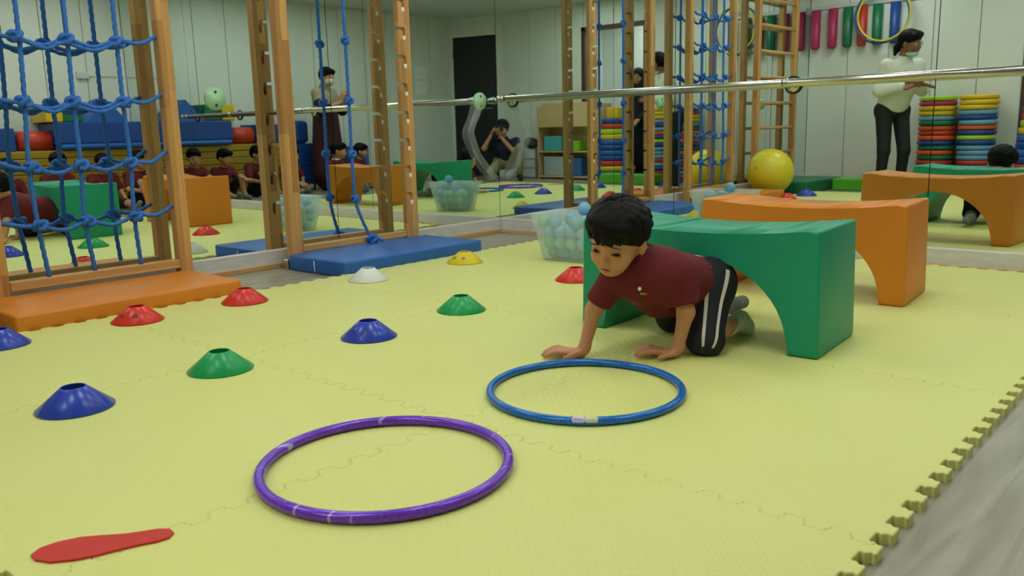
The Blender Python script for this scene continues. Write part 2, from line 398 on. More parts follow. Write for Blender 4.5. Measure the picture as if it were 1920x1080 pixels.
def head_prims(c, R, k=1.):
    w = lambda *p: c+R@(np.array(p)*k)
    P = [el(w(0, -.012, .025), np.array((.070, .084, .072))*k, R, .02*k), el(w(0, .020, -.022), np.array((.057, .062, .068))*k, R, .03*k),
         el(w(0, .050, -.070), np.array((.030, .028, .022))*k, R, .03*k)]
    for s in (-1, 1):
        P.append(el(w(s*.032, .052, -.036), np.array((.024, .022, .022))*k, R, .02*k))
        P.append(el(w(s*.030, .094, .004), np.array((.016, .014, .010))*k, R, .016*k, 'sub'))
        P.append(el(w(s*.074, -.006, -.015), np.array((.010, .018, .028))*k, R, .008*k))
    P += [rc(w(0, .074, .004), w(0, .090, -.026), .007*k, .0105*k, .012*k), el(w(0, .088, -.030), np.array((.015, .009, .008))*k, R, .008*k),
          el(w(0, .076, -.052), np.array((.020, .008, .009))*k, R, .012*k)]
    return P
def hair_prims(c, R, k=1., fringe=.030, back=-.055, vol=1.):
    w = lambda *p: c+R@(np.array(p)*k)
    return [el(w(0, -.018, .034), np.array((.082*vol, .093*vol, .078*vol))*k, R, .02*k), el(w(0, -.045, .0), np.array((.070, .060, .066))*k, R, .03*k),
            el(w(.02, .045, .075), np.array((.045, .035, .025))*k, R, .025*k), el(w(-.03, .05, .066), np.array((.035, .030, .022))*k, R, .025*k),
            el(w(0, .13, -.055+fringe-.03), np.array((.075, .105, .085))*k, R, .012*k, 'sub'),
            el(w(0, -.02, back-.075), np.array((.14, .13, .07))*k, R, .012*k, 'sub')]
def face_parts(body, c, R, k=1., smile=True, down=False, mask=None, teeth=False):
    w = lambda *p: c+R@(np.array(p)*k)
    for s in (-1, 1):
        e = sdf_obj('eye', [el(w(s*.030, .0725, -.002 if not down else -.006), np.array((.0135, .009, .0075 if not down else .004))*k, R, .002)], .0022*max(k, 1.), 'eyewhite' if not down else 'iris', body)
        if not down: sdf_obj('iris', [el(w(s*.030, .0795, -.002), np.array((.006, .004, .006))*k, R, .002)], .0016*max(k, 1.), 'iris', e)
        lid = [w(s*(.030+x), .0835-abs(x)*.34, .0045-18*x*x-(.006 if down else 0)) for x in np.linspace(-.015, .016, 7)]
        tube('eyelash', lid, .0012*k, 'iris', e, 6)
        br = [w(s*(.030+x), .0832-abs(x)*.42, .021-14*x*x) for x in np.linspace(-.018, .018, 7)]
        tube('eyebrow', br, [.0008*k, .0015*k, .002*k, .0022*k, .002*k, .0015*k, .0008*k], 'brow', body, 6)
    if mask is None:
        mp = [w(x, .0865-abs(x)*.5, -.055+(16 if smile else 3)*x*x) for x in np.linspace(-.024, .024, 9)]
        if teeth:
            mp = [w(x, .0885-abs(x)*.55, -.058+20*x*x) for x in np.linspace(-.027, .027, 11)]
            mo = tube('mouth', mp, [.001, .0022, .0034, .0042, .0045, .0045, .0045, .0042, .0034, .0022, .001], 'lip', body, 8)
            tube('teeth', [w(x, .0918-abs(x)*.55, -.0570+20*x*x) for x in np.linspace(-.014, .014, 7)], [.0006, .0010, .0012, .0012, .0012, .0010, .0006], 'eyewhite', mo, 6)
        else: tube('mouth', mp, [.0015*k]+[.0036*k]*7+[.0015*k], 'lip', body, 6)
def hand_prims(wr, d, n, side, size=1., curl=.25, spread=.16, thumb=.7, arch=.004, fat=1.):
    # wrist, finger direction, palm-up normal, side vector towards the thumb
    d, n = nrm(d), nrm(n); sd = nrm(np.array(side, float)-d*(np.array(side, float)@d)); wr = np.array(wr, float); z = size
    R = np.stack([sd, d, n], 1); P = [el(wr+d*.042*z, np.array((.031, .046, .0135))*z, R, .012*z)]
    for i, (off, ln) in enumerate(((.026, .062), (.009, .070), (-.009, .066), (-.026, .052))):
        b = wr+d*.074*z+sd*off*z; dd = nrm(d+sd*off*spread*40*.16)
        p1 = b+dd*ln*.42*z+n*arch*z; p2 = p1+nrm(dd-n*curl)*ln*.34*z; p3 = p2+nrm(dd-n*curl*2.2)*ln*.28*z
        P += [rc(b-dd*.02*z, p1, .0092*z*fat, .0083*z*fat, .006*z), rc(p1, p2, .0083*z*fat, .0075*z*fat, .004*z), rc(p2, p3, .0075*z*fat, .0064*z*fat, .004*z)]
    tb = wr+d*.022*z+sd*.024*z; t1 = tb+nrm(sd*thumb+d*.7)*.03*z; t2 = t1+nrm(sd*.35+d-n*curl)*.028*z
    P += [rc(tb, t1, .012*z, .0095*z, .012*z), rc(t1, t2, .0095*z, .0075*z, .004*z)]
    return P

# ================================================================== the room
tag(box('floor', -.15, W+.15, -6.7, .15, FL-.1, FL, 'floor'), kind='structure')
tag(box('ceiling', -.1, W+.1, -6.6, .1, CEIL, CEIL+.1, 'ceil'), kind='structure')
seams = [0, 1.365, 2.735, 4.1, 5.46]
wl = tag(box('wall_left', -.11, -.010, -D-.1, .1, FL, CEIL, 'back'), kind='structure')
wb = tag(box('wall_back', -.01, W+.1, .010, .11, FL, CEIL, 'back'), kind='structure')
for a, b in zip(seams[:-1], seams[1:]):
    box('mirror_panel', -.006, 0, -min(b, D)+.002, -a-.002, .075, 2.24, 'mirror', wl)
    box('mirror_panel', a+.002, min(b, W)-.002, 0, .006, .075, 2.24, 'mirror', wb)
for nm, par, args in (('baseboard_left', None, (-.005, .022, -D, 0)), ('baseboard_back', None, (.022, W, -.022, .005))):
    x0, x1, y0, y1 = args
    b = tag(box(nm, x0, x1, y0, y1, FL, .077, 'white_trim', None, .004, 1), kind='structure')
    # lower wooden bead of the skirting
    if nm.endswith('left'): box('bead', .022, .030, -D, -.03, FL, .004, 'wood_y', b, .002, 1)
    else: box('bead', .03, W, -.030, -.022, FL, .004, 'beech', b, .002, 1)
box('wall_cap', -.008, .0, -D, 0, 2.242, CEIL, 'wall', wl); box('wall_cap', 0, W, 0, .008, 2.242, CEIL, 'wall', wb)

A_ = np.array([W, -4.92]); B_ = np.array([4.55, -D])
wr_ = tag(box('wall_right', W, W+.1, A_[1], 0, FL, CEIL, 'groove'), kind='structure')
y = 0.
while y > A_[1]+.01:
    y1 = max(A_[1], y-.41); box('panel', W-.012, W, y1+.003, y-.003, FL, CEIL, 'wall', wr_, .003, 1); y = y1
DX0, DX1, DZ = 2.12, 3.10, 1.95
wf = tag(empty('wall_front', (0, -D, FL)), kind='structure')
def fbox(nm, x0, x1, z0, z1, m, bev=0, dy=(.0, .1)):
    o = box(nm, x0, x1, -dy[1], -dy[0], z0-FL, z1-FL, m, wf, bev, 1); return o
for x0, x1, z0, z1 in ((0, DX0, FL, CEIL), (DX1, B_[0]+.05, FL, CEIL), (DX0, DX1, DZ, CEIL)): fbox('backing', x0, x1, z0, z1, 'groove')
def fpan(x0, x1, z0, z1):
    n = max(1, round((x1-x0)/.42)); st = (x1-x0)/n
    for i in range(n): fbox('panel', x0+i*st+.003, x0+(i+1)*st-.003, z0, z1, 'wall', .003, (-.012, 0))
fpan(0, DX0, FL, CEIL); fpan(DX1, B_[0], FL, CEIL); fpan(DX0, DX1, DZ, CEIL)
# angled corner wall with the black door
dv = nrm(np.append(B_-A_, 0)); LEN = np.linalg.norm(B_-A_); ang = math.atan2(dv[1], dv[0])
wd = tag(empty('wall_corner', (A_[0], A_[1], FL), ang), kind='structure')
for x0, x1, z0, z1 in ((0, .06, 0, CEIL-FL), (.80, LEN, 0, CEIL-FL), (.06, .80, 2.05, CEIL-FL)): box('panel', x0, x1, 0, .1, z0, z1, 'wall', wd)
dr = tag(empty('door_1', (A_[0], A_[1], FL), ang), kind='structure')
box('door_leaf', .065, .795, .01, .05, .005, 2.045, 'doorblack', dr, .004, 1)
box('hinge', .06, .075, -.006, .012, 1.75, 1.85, 'chrome', dr); box('hinge', .06, .075, -.006, .012, .2, .3, 'chrome', dr)
tube('handle', [(.72, .012, 1.0), (.72, -.03, 1.0), (.70, -.04, 1.0), (.60, -.04, 1.0)], .008, 'chrome', dr, 8)
tag(box('baseboard_front', DX1+.07, B_[0], -D+.0125, -D+.03, FL, .08, 'white_trim', None, .003, 1), kind='structure')
tag(box('baseboard_right', W-.03, W-.0125, A_[1], -.03, FL, .08, 'white_trim', None, .003, 1), kind='structure')
d2 = tag(empty('door_2', (0, -D, FL)), kind='structure')
box('jamb', DX0-.03, DX0+.03, -.11, .03, 0, DZ-FL+.03, 'brown', d2, .003, 1); box('jamb', DX1-.03, DX1+.03, -.11, .03, 0, DZ-FL+.03, 'brown', d2, .003, 1)
box('lintel', DX0-.03, DX1+.03, -.11, .03, DZ-FL-.02, DZ-FL+.03, 'brown', d2, .003, 1)
# corridor seen through the open doorway
tag(box('wall_corridor', 1.2, 3.8, -6.65, -6.55, FL, CEIL, 'wall'), kind='structure')
tag(box('wall_corridor_end', 1.1, 1.2, -6.65, -D-.1, FL, CEIL, 'wall'), kind='structure'); tag(box('wall_corridor_far', 3.8, 3.9, -6.65, -D-.1, FL, CEIL, 'wall'), kind='structure')

def ceiling_light(x, y, label, sx=.3, sy=.3):
    t = tag(empty('ceiling_light', (x, y, CEIL)), label, 'ceiling light', 'square ceiling lights')
    bm = bmesh.new()
    for a in ((-sx-.015, sx+.015, -sy-.015, -sy), (-sx-.015, sx+.015, sy, sy+.015), (-sx-.015, -sx, -sy, sy), (sx, sx+.015, -sy, sy)): bm_box(bm, a[0], a[1], a[2], a[3], -.02, 0)
    from_bm('frame', bm, 'grey', t); box('diffuser', -sx, sx, -sy, sy, -.012, -.002, 'panel_light', t)
for x, y in ((.95, -.9), (2.7, -.9), (4.4, -.9), (.95, -2.6), (2.7, -2.6), (4.15, -2.3), (.95, -4.3), (2.7, -4.3)):
    ceiling_light(x, y, 'square white ceiling light panel over the play mats')
ceiling_light(2.45, -5.9, 'oversized light panel added to brighten the corridor past the doorway', .55, .45)  # unseen panel, added and enlarged so the corridor looks bright

# ================================================================== yellow interlocking mats
TX = [.605, 1.57, 2.535, 3.50]; TY = [-.045, -1.01, -1.975, -2.94, -3.905]
def edge(p, q, nt=12, d=.0125):
    p, q = np.array(p), np.array(q); t = q-p; L = np.linalg.norm(t); t = t/L; nn = np.array([-t[1], t[0]]); pit = L/nt; out = []
    for i in range(nt):
        s0 = i*pit
        for a, o in ((.0, 0), (.05, .35), (.02, .8), (.06, 1), (.44, 1), (.48, .8), (.45, .35), (.5, 0), (.55, -.35), (.52, -.8), (.56, -1), (.94, -1), (.98, -.8), (.95, -.35)):
            out.append(p+t*(s0+a*pit)+nn*d*o)
    return out
mats = tag(empty('foam_floor_mat', (TX[0], TY[0], FL)), 'yellow interlocking foam mat covering the middle of the floor', 'floor mat')
for i in range(3):
    for j in range(4):
        x0, x1, y1, y0 = TX[i], TX[i+1], TY[j], TY[j+1]
        E1 = edge((x0, y0), (x1, y0)); E2 = edge((x1, y0), (x1, y1)); E3 = edge((x0, y1), (x1, y1))[::-1]; E4 = edge((x0, y0), (x0, y1))[::-1]
        # reversed shared edges drop the duplicate end point
        poly = E1+E2+[np.array((x1, y1))]+E3[:-1]+[np.array((x0, y1))]+E4[:-1]
        poly = np.array(poly); ar = np.roll(poly, -1, 0)-np.roll(poly, 1, 0); ar /= np.linalg.norm(ar, axis=1)[:, None]+1e-9
        inw = np.stack([-ar[:, 1], ar[:, 0]], 1)
        low = poly+inw*.0004; top = poly+inw*.0022; n = len(poly)
        v = [(*(p-np.array((TX[0], TY[0]))), 0) for p in low]+[(*(p-np.array((TX[0], TY[0]))), .0183) for p in low]+[(*(p-np.array((TX[0], TY[0]))), .02) for p in top]
        bm = bmesh.new(); bv = [bm.verts.new(q) for q in v]
        for a in range(2):
            for k in range(n): bm.faces.new((bv[a*n+k], bv[a*n+(k+1) % n], bv[(a+1)*n+(k+1) % n], bv[(a+1)*n+k]))
        bm.faces.new(bv[2*n:]); bm.faces.new(bv[:n][::-1])
        me = bpy.data.meshes.new('tile'); bm.to_mesh(me); bm.free(); link('tile', me, 'foam', mats)

# ================================================================== padded crash mats
def pad(name, label, x0, x1, y0, y1, z1, m, strap=None):
    o = box(name, x0, x1, y0, y1, FL, z1, m, None, .012, 3)
    for p in o.data.polygons: p.use_smooth = True
    tag(o, label, 'mat', 'padded mats along the mirror wall')
    if strap: tube('zip_pull', [(strap, y0+.0015, .045), (strap+.003, y0-.003, .03), (strap+.006, y0-.003, .0), (strap+.006, y0+.0015, -.012)], .0028, 'c_white', o, 6)
    return o
pad('crash_mat', 'orange padded mat lying in front of the rope net', .134, .60, -3.26, -2.35, .06, 'orange')
pad('crash_mat', 'blue padded mat lying in front of the knotted rope frame', .134, .612, -1.80, -.83, .06, 'blue', .36)
pad('crash_mat', 'dark green padded mat beneath the wall ladder', .105, .60, -4.65, -3.76, .10, 'dgreen')

# ================================================================== climbing frames on the mirror wall
def jslot_poly(y0, y1, z0, z1, zs, inner):
    # post outline in (y,z) with J-shaped hook slots opening on the inner edge (inner = y0 or y1)
    s = 1 if inner == y0 else -1; ed = inner; w = abs(y1-y0); slots = []
    out = []
    for z in sorted(zs):
        d1, d2, h, g = .26*w, .62*w, .070, .017
        # going up the inner edge: in along the lower lip, down the hook, back round, out
        slots.append([(ed, z+h-g), (ed+s*d1*.9, z+h-g), (ed+s*(d2-.21*w), z+h-g-.010), (ed+s*(d2-.21*w), z+.008), (ed+s*(d2-.105*w), z), (ed+s*d2, z+.008),
                      (ed+s*d2, z+h-.014), (ed+s*(d2-.105*w), z+h-.002), (ed+s*d1*.9, z+h), (ed, z+h)])
    up = [(ed, z0)]+[p for sl in slots for p in sl]+[(ed, z1)]
    other = y1 if inner == y0 else y0
    return up+[(other, z1), (other, z0)], [(ed+s*(d2-.105*w), z+.006) for z in sorted(zs)]
ZT = CEIL-.05
def inserts(parent, pts, x):
    for (yy, zz) in pts:
        o = box('hook_insert', x-.030, x+.0012, yy-.0085, yy+.0085, zz-.006, zz+.010, 'slotwhite', parent, .005, 2)
zs = [.255+.157*i for i in range(13)]
fr = tag(empty('climbing_frame', (.07, -1.3, FL)), 'pine frame with hook slots and a knotted blue rope over the blue mat', 'climbing frame', 'climbing frames on the mirror wall')
def P_(o, lx, ly, lz):   # re-express world mesh under an empty
    for v in o.data.vertices: v.co -= Vector((lx, ly, lz))
    return o
def sub(o, e): return P_(o, *e.location)
poly, pts = jslot_poly(-.955, -.865, FL, ZT, zs, -.955)
p1 = sub(prism('post', poly, 'x', .070, .10, 'wood', fr), fr)
for yy, zz in pts: sub(box('hook_insert', .0685, .1022, yy-.0125, yy+.0125, zz-.010, zz+.016, 'slotwhite', p1, .007, 3), fr)
p2 = sub(box('post', .072, .10, -1.755, -1.685, FL, ZT, 'wood', fr, .003, 1), fr)
poly, pts = jslot_poly(-1.755, -1.675, FL, ZT, zs, -1.675)
sub(prism('slotted_lath', poly, 'x', .045, .0718, 'wood', fr), fr)
sub(box('bottom_beam', .046, .097, -1.684, -.956, .062, .095, 'wood_y', fr, .003, 1), fr)
sub(box('top_beam', .046, .097, -1.684, -.956, ZT-.06, ZT, 'wood_y', fr, .003, 1), fr)
rp_ = sub(rope('climbing_rope', [(.08, -1.32, ZT-.06), (.085, -1.32, 1.38), (.085, -1.32, .85), (.085, -1.322, .56), (.088, -1.318, .32), (.10, -1.29, .20), (.118, -1.245, .085)], fr, .0088), fr)
for i, (yy, zz) in enumerate(((-1.32, 1.72), (-1.32, 1.45), (-1.32, 1.17), (-1.32, .85), (-1.322, .565), (-1.316, .315))):
    k = sub(knot('knot', (.087, yy, zz), rp_, .88, i), fr)
sub(knot('knot', (.124, -1.238, .083), rp_, 1.15, 9), fr)
sub(rope('rope_tail', [(.13, -1.232, .085), (.15, -1.215, .082), (.17, -1.20, .072)], rp_, .009), fr)
for yy in (-1.77, -.835):
    sub(box('floor_bracket', .03, .085, yy-.012, yy+.012, FL, .03, 'chrome', fr, .002, 1), fr)

nf = tag(empty('climbing_frame', (.07, -2.74, FL)), 'pine frame holding a blue rope net above the orange mat', 'climbing frame', 'climbing frames on the mirror wall')
for a, b in ((-3.165, -3.105), (-2.375, -2.312)):
    sub(box('post', .045, .10, a, b, FL, ZT, 'wood', nf, .004, 1), nf)
sub(box('bottom_beam', .046, .10, -3.104, -2.376, .072, .112, 'wood_y', nf, .003, 1), nf)
sub(box('top_beam', .046, .097, -3.104, -2.376, ZT-.06, ZT, 'wood_y', nf, .003, 1), nf)
net = sub(rope('vertical_rope', [(.075, -2.945, .112), (.08, -2.965, .34), (.08, -2.97, .58), (.08, -2.955, .83), (.08, -2.945, 1.08), (.08, -2.94, 1.6), (.075, -2.94, ZT-.06)], nf), nf)
sub(rope('vertical_rope', [(.075, -2.755, .112), (.08, -2.775, .34), (.08, -2.765, .58), (.08, -2.765, .83), (.08, -2.76, 1.08), (.08, -2.755, 1.6), (.075, -2.755, ZT-.06)], nf), nf)
sub(rope('vertical_rope', [(.075, -2.55, .112), (.08, -2.56, .34), (.08, -2.55, .58), (.08, -2.555, .83), (.08, -2.555, 1.09), (.08, -2.555, 1.6), (.075, -2.555, ZT-.06)], nf), nf)
lev = [(.365, .325), (.62, .565), (.87, .83), (1.125, 1.085), (1.385, 1.345), (1.645, 1.60), (1.9, 1.86)]
for li, (ze, zm) in enumerate(lev):
    sub(rope('horizontal_rope', [(.075, -3.107, ze-.01), (.085, -3.03, zm+.01), (.088, -2.96, zm), (.086, -2.86, zm-.022), (.088, -2.765, zm+.004), (.086, -2.66, zm-.02), (.088, -2.555, zm+.012), (.086, -2.46, zm+.005), (.075, -2.373, ze)], nf, .0088), nf)
    if 1 < li < 5: sub(rope('horizontal_rope', [(.09, -2.98, zm+.015), (.096, -2.86, zm-.035), (.096, -2.78, zm-.01), (.098, -2.66, zm-.035), (.092, -2.55, zm+.01)], nf, .0082), nf)
    for q, yy in enumerate((-2.96, -2.768, -2.555)): sub(knot('knot', (.09, yy, zm+.006), nf, 1.05, li*5+q), nf)

for e_ in (fr, nf): e_.location.x += .030; e_.location.y -= .010
lf = tag(empty('wall_ladder', (.07, -4.15, FL)), 'pine wall ladder with round rungs above the dark green mat', 'ladder', None)
for a, b in ((-4.62, -4.555), (-3.75, -3.685)): sub(box('post', .045, .10, a, b, FL, ZT, 'wood', lf, .004, 1), lf)
for zz in (.11, .37, .62, .87, 1.12, 1.37, 1.62, 1.87): sub(tube('rung', [(.073, -4.555, zz), (.073, -3.75, zz)], .017, 'wood_y', lf, 10), lf)

# ================================================================== ballet bar, old mounting plates, taped tube
bar = tag(empty('ballet_bar', (0, -.1, .87)), 'long steel ballet bar across the back mirror', 'bar')
tube('rail', [(.112, 0, 0), (4.07, 0, 0)], .019, 'chrome', bar, 20)
for x in (.112, 4.07): tube('end_collar', [(x-.006, 0, 0), (x+.02, 0, 0)], .0235, 'chrome', bar, 20)
for x in (.142, 2.06, 3.22, 4.0):
    b = tube('bracket', [(x, 0, -.004), (x, .05, -.006), (x, .097, -.008)], .010, 'chrome', bar, 12)
    tube('rubber_ring', [(x, .092, -.008), (x, .0995, -.008)], .046, 'rubber', b, 28); tube('flange', [(x, .086, -.008), (x, .0955, -.008)], .036, 'chrome', b, 28)
    tube('clamp_ring', [(x-.014, 0, 0), (x+.014, 0, 0)], .0215, 'chrome', b, 20)
for yy, lb in ((-.17, 'pale green round mounting plate on the left mirror beside the room corner'), (-2.06, 'pale green round mounting plate on the left mirror between the two rope frames'), (-4.0, 'pale green round mounting plate on the left mirror behind the ladder')):
    o = tube('mounting_plate', [(.0005, yy, .86), (.008, yy, .86)], .056, 'disc', None, 32); tag(o, lb, 'plate', 'old bar plates on the left mirror')
    for dz in (.032, -.032): tube('screw', [(.007, yy, .86+dz), (.0105, yy, .86+dz)], .0065, 'screw', o, 10)
tag(tube('plastic_sleeve', resample([(.0235, -.20, .83), (.0235, -.225, .78), (.0235, -.275, .69), (.0235, -.285, .64), (.0235, -.235, .53), (.0235, -.15, .43), (.0235, -.06, .35)], .012),
     .022, 'film', None, 14, lobes=3, amp=.14, twist=9.), 'crinkled clear plastic sleeve hanging from the plate in the mirror corner', 'plastic sleeve')

# ================================================================== disc cones
def make_cone(name, m, loc, label, mark=False, rz=0.):
    pr = [(.093, .002), (.0935, .0), (.0945, .004), (.032, .056), (.030, .058), (.0275, .0565), (.0915, .003)]
    o = lathe(name, pr, m, None, 44); o.location = loc; o.rotation_euler = (0, 0, rz); tag(o, label, 'cone', 'disc cones set out on the mat')
    if mark:
        mats_ = 'black' if mark is True else mark
        for a in (-.42, .42):
            # printed ring lying on the slope
            sl = math.atan2(.052, .0625); cr = .064; cz = .056-(cr-.032)*.052/.0625
            v = []; f = []
            for ring, rr in ((0, .0085), (1, .0055)):
                for i in range(16):
                    t = 2*math.pi*i/16; u, w_ = rr*math.cos(t), rr*math.sin(t)
                    r_ = cr-w_*math.cos(sl)+.0006; z_ = cz+w_*math.sin(sl)+.0009
                    v.append((r_*math.cos(a)-u*math.sin(a), r_*math.sin(a)+u*math.cos(a), z_))
            for i in range(16): f.append((i, (i+1) % 16, 16+(i+1) % 16, 16+i))
            for i in range(4, 12, 2): f.append((16+i, 16+i+1, 16+(i+8) % 16, 16+(i+9) % 16)) if i == 4 else None
            mesh('printed_ring', v, f, mats_, o)
    return o
to_cam = lambda x, y: math.atan2(CAM[1]-y, CAM[0]-x)
for m, x, y, lb, mk in (
    ('c_blue', 1.68, -3.48, 'blue disc cone nearest the camera, left of the purple hoop', False),
    ('c_green', 1.66, -3.06, 'green disc cone between the nearest blue cone and the other blue cone', False),
    ('c_red', .78, -2.90, 'red disc cone with dark print in front of the orange mat', True),
    ('c_red', .80, -2.46, 'red disc cone beside the right end of the orange mat', False),
    ('c_blue', .763, -3.366, 'blue disc cone cut by the left edge of the picture', False),
    ('c_blue', 1.706, -2.54, 'blue disc cone with dark ring print behind the two hoops', True),
    ('c_green', 1.664, -2.056, 'green disc cone behind the ringed blue cone', False),
    ('c_white', .827, -1.83, 'white disc cone at the near corner of the blue mat', False),
    ('c_yellow', .842, -1.204, 'yellow disc cone in front of the blue mat', True),
    ('c_red', 1.634, -1.294, 'red disc cone half hidden behind the green arch', False)):
    make_cone('disc_cone', m, (x, y, 0.0005), lb, mk, to_cam(x, y)-.55 if mk else 0)

# ================================================================== hoops and foot marker
def torus(name, R, r, m, parent=None, n=96, k=12, loc=(0, 0, 0)):
    v = []; f = []
    for i in range(n):
        a = 2*math.pi*i/n
        for j in range(k):
            b = 2*math.pi*j/k; v.append((loc[0]+(R+r*math.cos(b))*math.cos(a), loc[1]+(R+r*math.cos(b))*math.sin(a), loc[2]+r*math.sin(b)))
    for i in range(n):
        for j in range(k): f.append((i*k+j, ((i+1) % n)*k+j, ((i+1) % n)*k+(j+1) % k, i*k+(j+1) % k))
    return mesh(name, v, f, m, parent, True)
o = torus('hula_hoop', .252, .0115, 'hp'); o.location = (2.620, -3.235, .0118); tag(o, 'purple glitter hoop lying on the mat nearest the camera', 'hoop')
o = torus('hula_hoop', .248, .0105, 'hb'); o.location = (2.648, -2.588, .0108); tag(o, 'blue glitter hoop lying in front of the crawling boy', 'hoop')
def hoop_sticker(par, a0, a1, m, nm):
    v = []; f = []; R, r = .248, .0112
    for i in range(9):
        a = a0+(a1-a0)*i/8; wd = .75 if 0 < i < 8 else .5
        for j in range(7):
            b = .75+(j/6-.5)*2*wd; v.append(((R+r*math.cos(b))*math.cos(a), (R+r*math.cos(b))*math.sin(a), r*math.sin(b)))
    for i in range(8):
        for j in range(6): f.append((i*7+j, (i+1)*7+j, (i+1)*7+j+1, i*7+j+1))
    return mesh(nm, v, f, m, par, True)
ac = math.atan2(-2.795+2.588, 2.80-2.648)
st = hoop_sticker(o, ac-.115, ac, 'stickerv', 'label_sticker'); hoop_sticker(o, ac+.001, ac+.12, 'sticker', 'label_sticker')
for i in range(7):
    a = ac-.095+i*.011; R = .2615-.0028
    box('print_mark', -.0008, .0008, -.0022, .0022, 0, .0002, 'black', st)
    q = COL.objects[-1]; q.matrix_local = Matrix.Translation(((.248+.0114*math.cos(.8))*math.cos(a), (.248+.0114*math.cos(.8))*math.sin(a), .0114*math.sin(.8))) @ Matrix.Rotation(a, 4, 'Z') @ Matrix.Rotation(.8, 4, 'Y') @ Matrix.Rotation(math.pi/2, 4, 'X') @ Matrix.Rotation(math.pi/2, 4, 'Y')
# flat foot-shaped floor marker
sole = [(-.110, .004), (-.100, .026), (-.075, .039), (-.04, .043), (-.005, .036), (.03, .027), (.06, .025), (.085, .025), (.105, .017), (.112, .0), (.105, -.017), (.085, -.024), (.06, -.025), (.03, -.030), (-.005, -.038), (-.04, -.040), (-.075, -.034), (-.1, -.016)]
o = prism('foot_marker', sole, 'z', 0, .004, 'marker'); o.location = (2.500, -3.757, .0005); o.rotation_euler = (0, 0, math.atan2(.193, .107)); tag(o, 'flat red footprint-shaped rubber marker on the mat', 'floor marker')

# ================================================================== foam arches
def arch(name, label, m, c, rz):
    Wd, Dp, Ht, leg, ap = .80, .355, .375, .085, .280
    N = 28; xs = np.linspace(-Wd/2, Wd/2, 25)
    top = [(x, Ht-.026*(1-(2*x/Wd)**2)) for x in xs]
    a = Wd/2-leg; und = [(a*math.cos(t), ap*math.sin(t)**.92) for t in np.linspace(0, math.pi, N)]
    poly = [(-Wd/2-.008, 0)]+top[0:1]+top[1:]+[(Wd/2+.008, 0)]+und
    # polygon order: left foot outer, up, across the top, right foot outer, back under the arch
    n = len(poly); bm = bmesh.new(); fr_ = [bm.verts.new((p[0], -Dp/2, p[1])) for p in poly]; bk = [bm.verts.new((p[0]*.985, Dp/2, p[1])) for p in poly]
    f1 = bm.faces.new(fr_); f2 = bm.faces.new(bk[::-1])
    for i in range(n): bm.faces.new((fr_[i], bk[i], bk[(i+1) % n], fr_[(i+1) % n]))
    es = [e for e in bm.edges if (e.verts[0].co.y == e.verts[1].co.y) or (abs(e.verts[0].co.x) > Wd/2*.97 and abs(e.verts[0].co.z-e.verts[1].co.z) < .001)]
    bmesh.ops.bevel(bm, geom=es, offset=.010, segments=3, affect='EDGES', profile=.5, clamp_overlap=True)
    o = from_bm(name, bm, m); o.location = c; o.rotation_euler = (0, 0, rz)
    for p in o.data.polygons: p.use_smooth = len(p.vertices) < 8
    return tag(o, label, 'foam block', 'vinyl foam arches')
arch('foam_arch', 'green vinyl foam arch the boy is crawling out of', 'green', (2.587, -1.792, .0005), math.radians(3.0))
arch('foam_arch', 'orange vinyl foam arch behind the green one', 'orange', (2.560, -.932, .0005), math.radians(3.5))

# ================================================================== clear bin of balls
def bin_():
    t = tag(empty('ball_bin', (1.262, -.815, .0005), math.radians(2)), 'clear plastic tub full of pale blue balls beside the green arch', 'tub')
    bx, by, tx, ty, h = .145, .10, .195, .138, .245
    def ring(x, y, z, r=.03, n=5):
        out = []
        for (sx, sy, a0) in ((1, 1, 0), (-1, 1, 90), (-1, -1, 180), (1, -1, 270)):
            for i in range(n):
                a = math.radians(a0+90*i/(n-1)); out.append((sx*(x-r)+r*math.cos(a), sy*(y-r)+r*math.sin(a), z))
        return out
    rings = [ring(bx-.004, by-.004, .0), ring(bx, by, .004), ring(bx+(tx-bx)*.55, by+(ty-by)*.55, h*.55), ring(bx+(tx-bx)*.80, by+(ty-by)*.80, h*.80), ring(tx-.004, ty-.004, h*.82), ring(tx, ty, h-.004),
             ring(tx+.012, ty+.012, h-.004), ring(tx+.012, ty+.012, h), ring(tx-.002, ty-.002, h), ring(tx-.006, ty-.006, h*.82), ring(bx+(tx-bx)*.78-.002, by+(ty-by)*.78-.002, h*.78), ring(bx-.002, by-.002, .006), ring(bx-.006, by-.006, .003)]
    n = len(rings[0]); v = sum(rings, []); f = []
    for j in range(len(rings)-1):
        for i in range(n): f.append((j*n+i, j*n+(i+1) % n, (j+1)*n+(i+1) % n, (j+1)*n+i))
    f.append(tuple(range(n))[::-1]); f.append(tuple((len(rings)-1)*n+i for i in range(n)))
    mesh('tub_shell', v, f, 'bin', t, True)
    return t
tub = bin_()
me_b = {}
for nm in ('ballblue', 'ballgreen'):
    bm = bmesh.new(); bmesh.ops.create_uvsphere(bm, u_segments=20, v_segments=12, radius=.0345); me_b[nm] = bpy.data.meshes.new('play_ball'); bm.to_mesh(me_b[nm]); bm.free(); me_b[nm].materials.append(M[nm]); me_b[nm].polygons.foreach_set('use_smooth', [True]*len(me_b[nm].polygons))
rot = Matrix.Rotation(math.radians(2), 4, 'Z')
def ball(x, y, z, col, lb):
    o = bpy.data.objects.new('play_ball', me_b[col]); COL.objects.link(o); o.location = Vector(tub.location)+rot @ Vector((x, y, z)); tag(o, lb, 'ball', 'balls in the clear tub'); return o
r_ = .0345; ic = 0
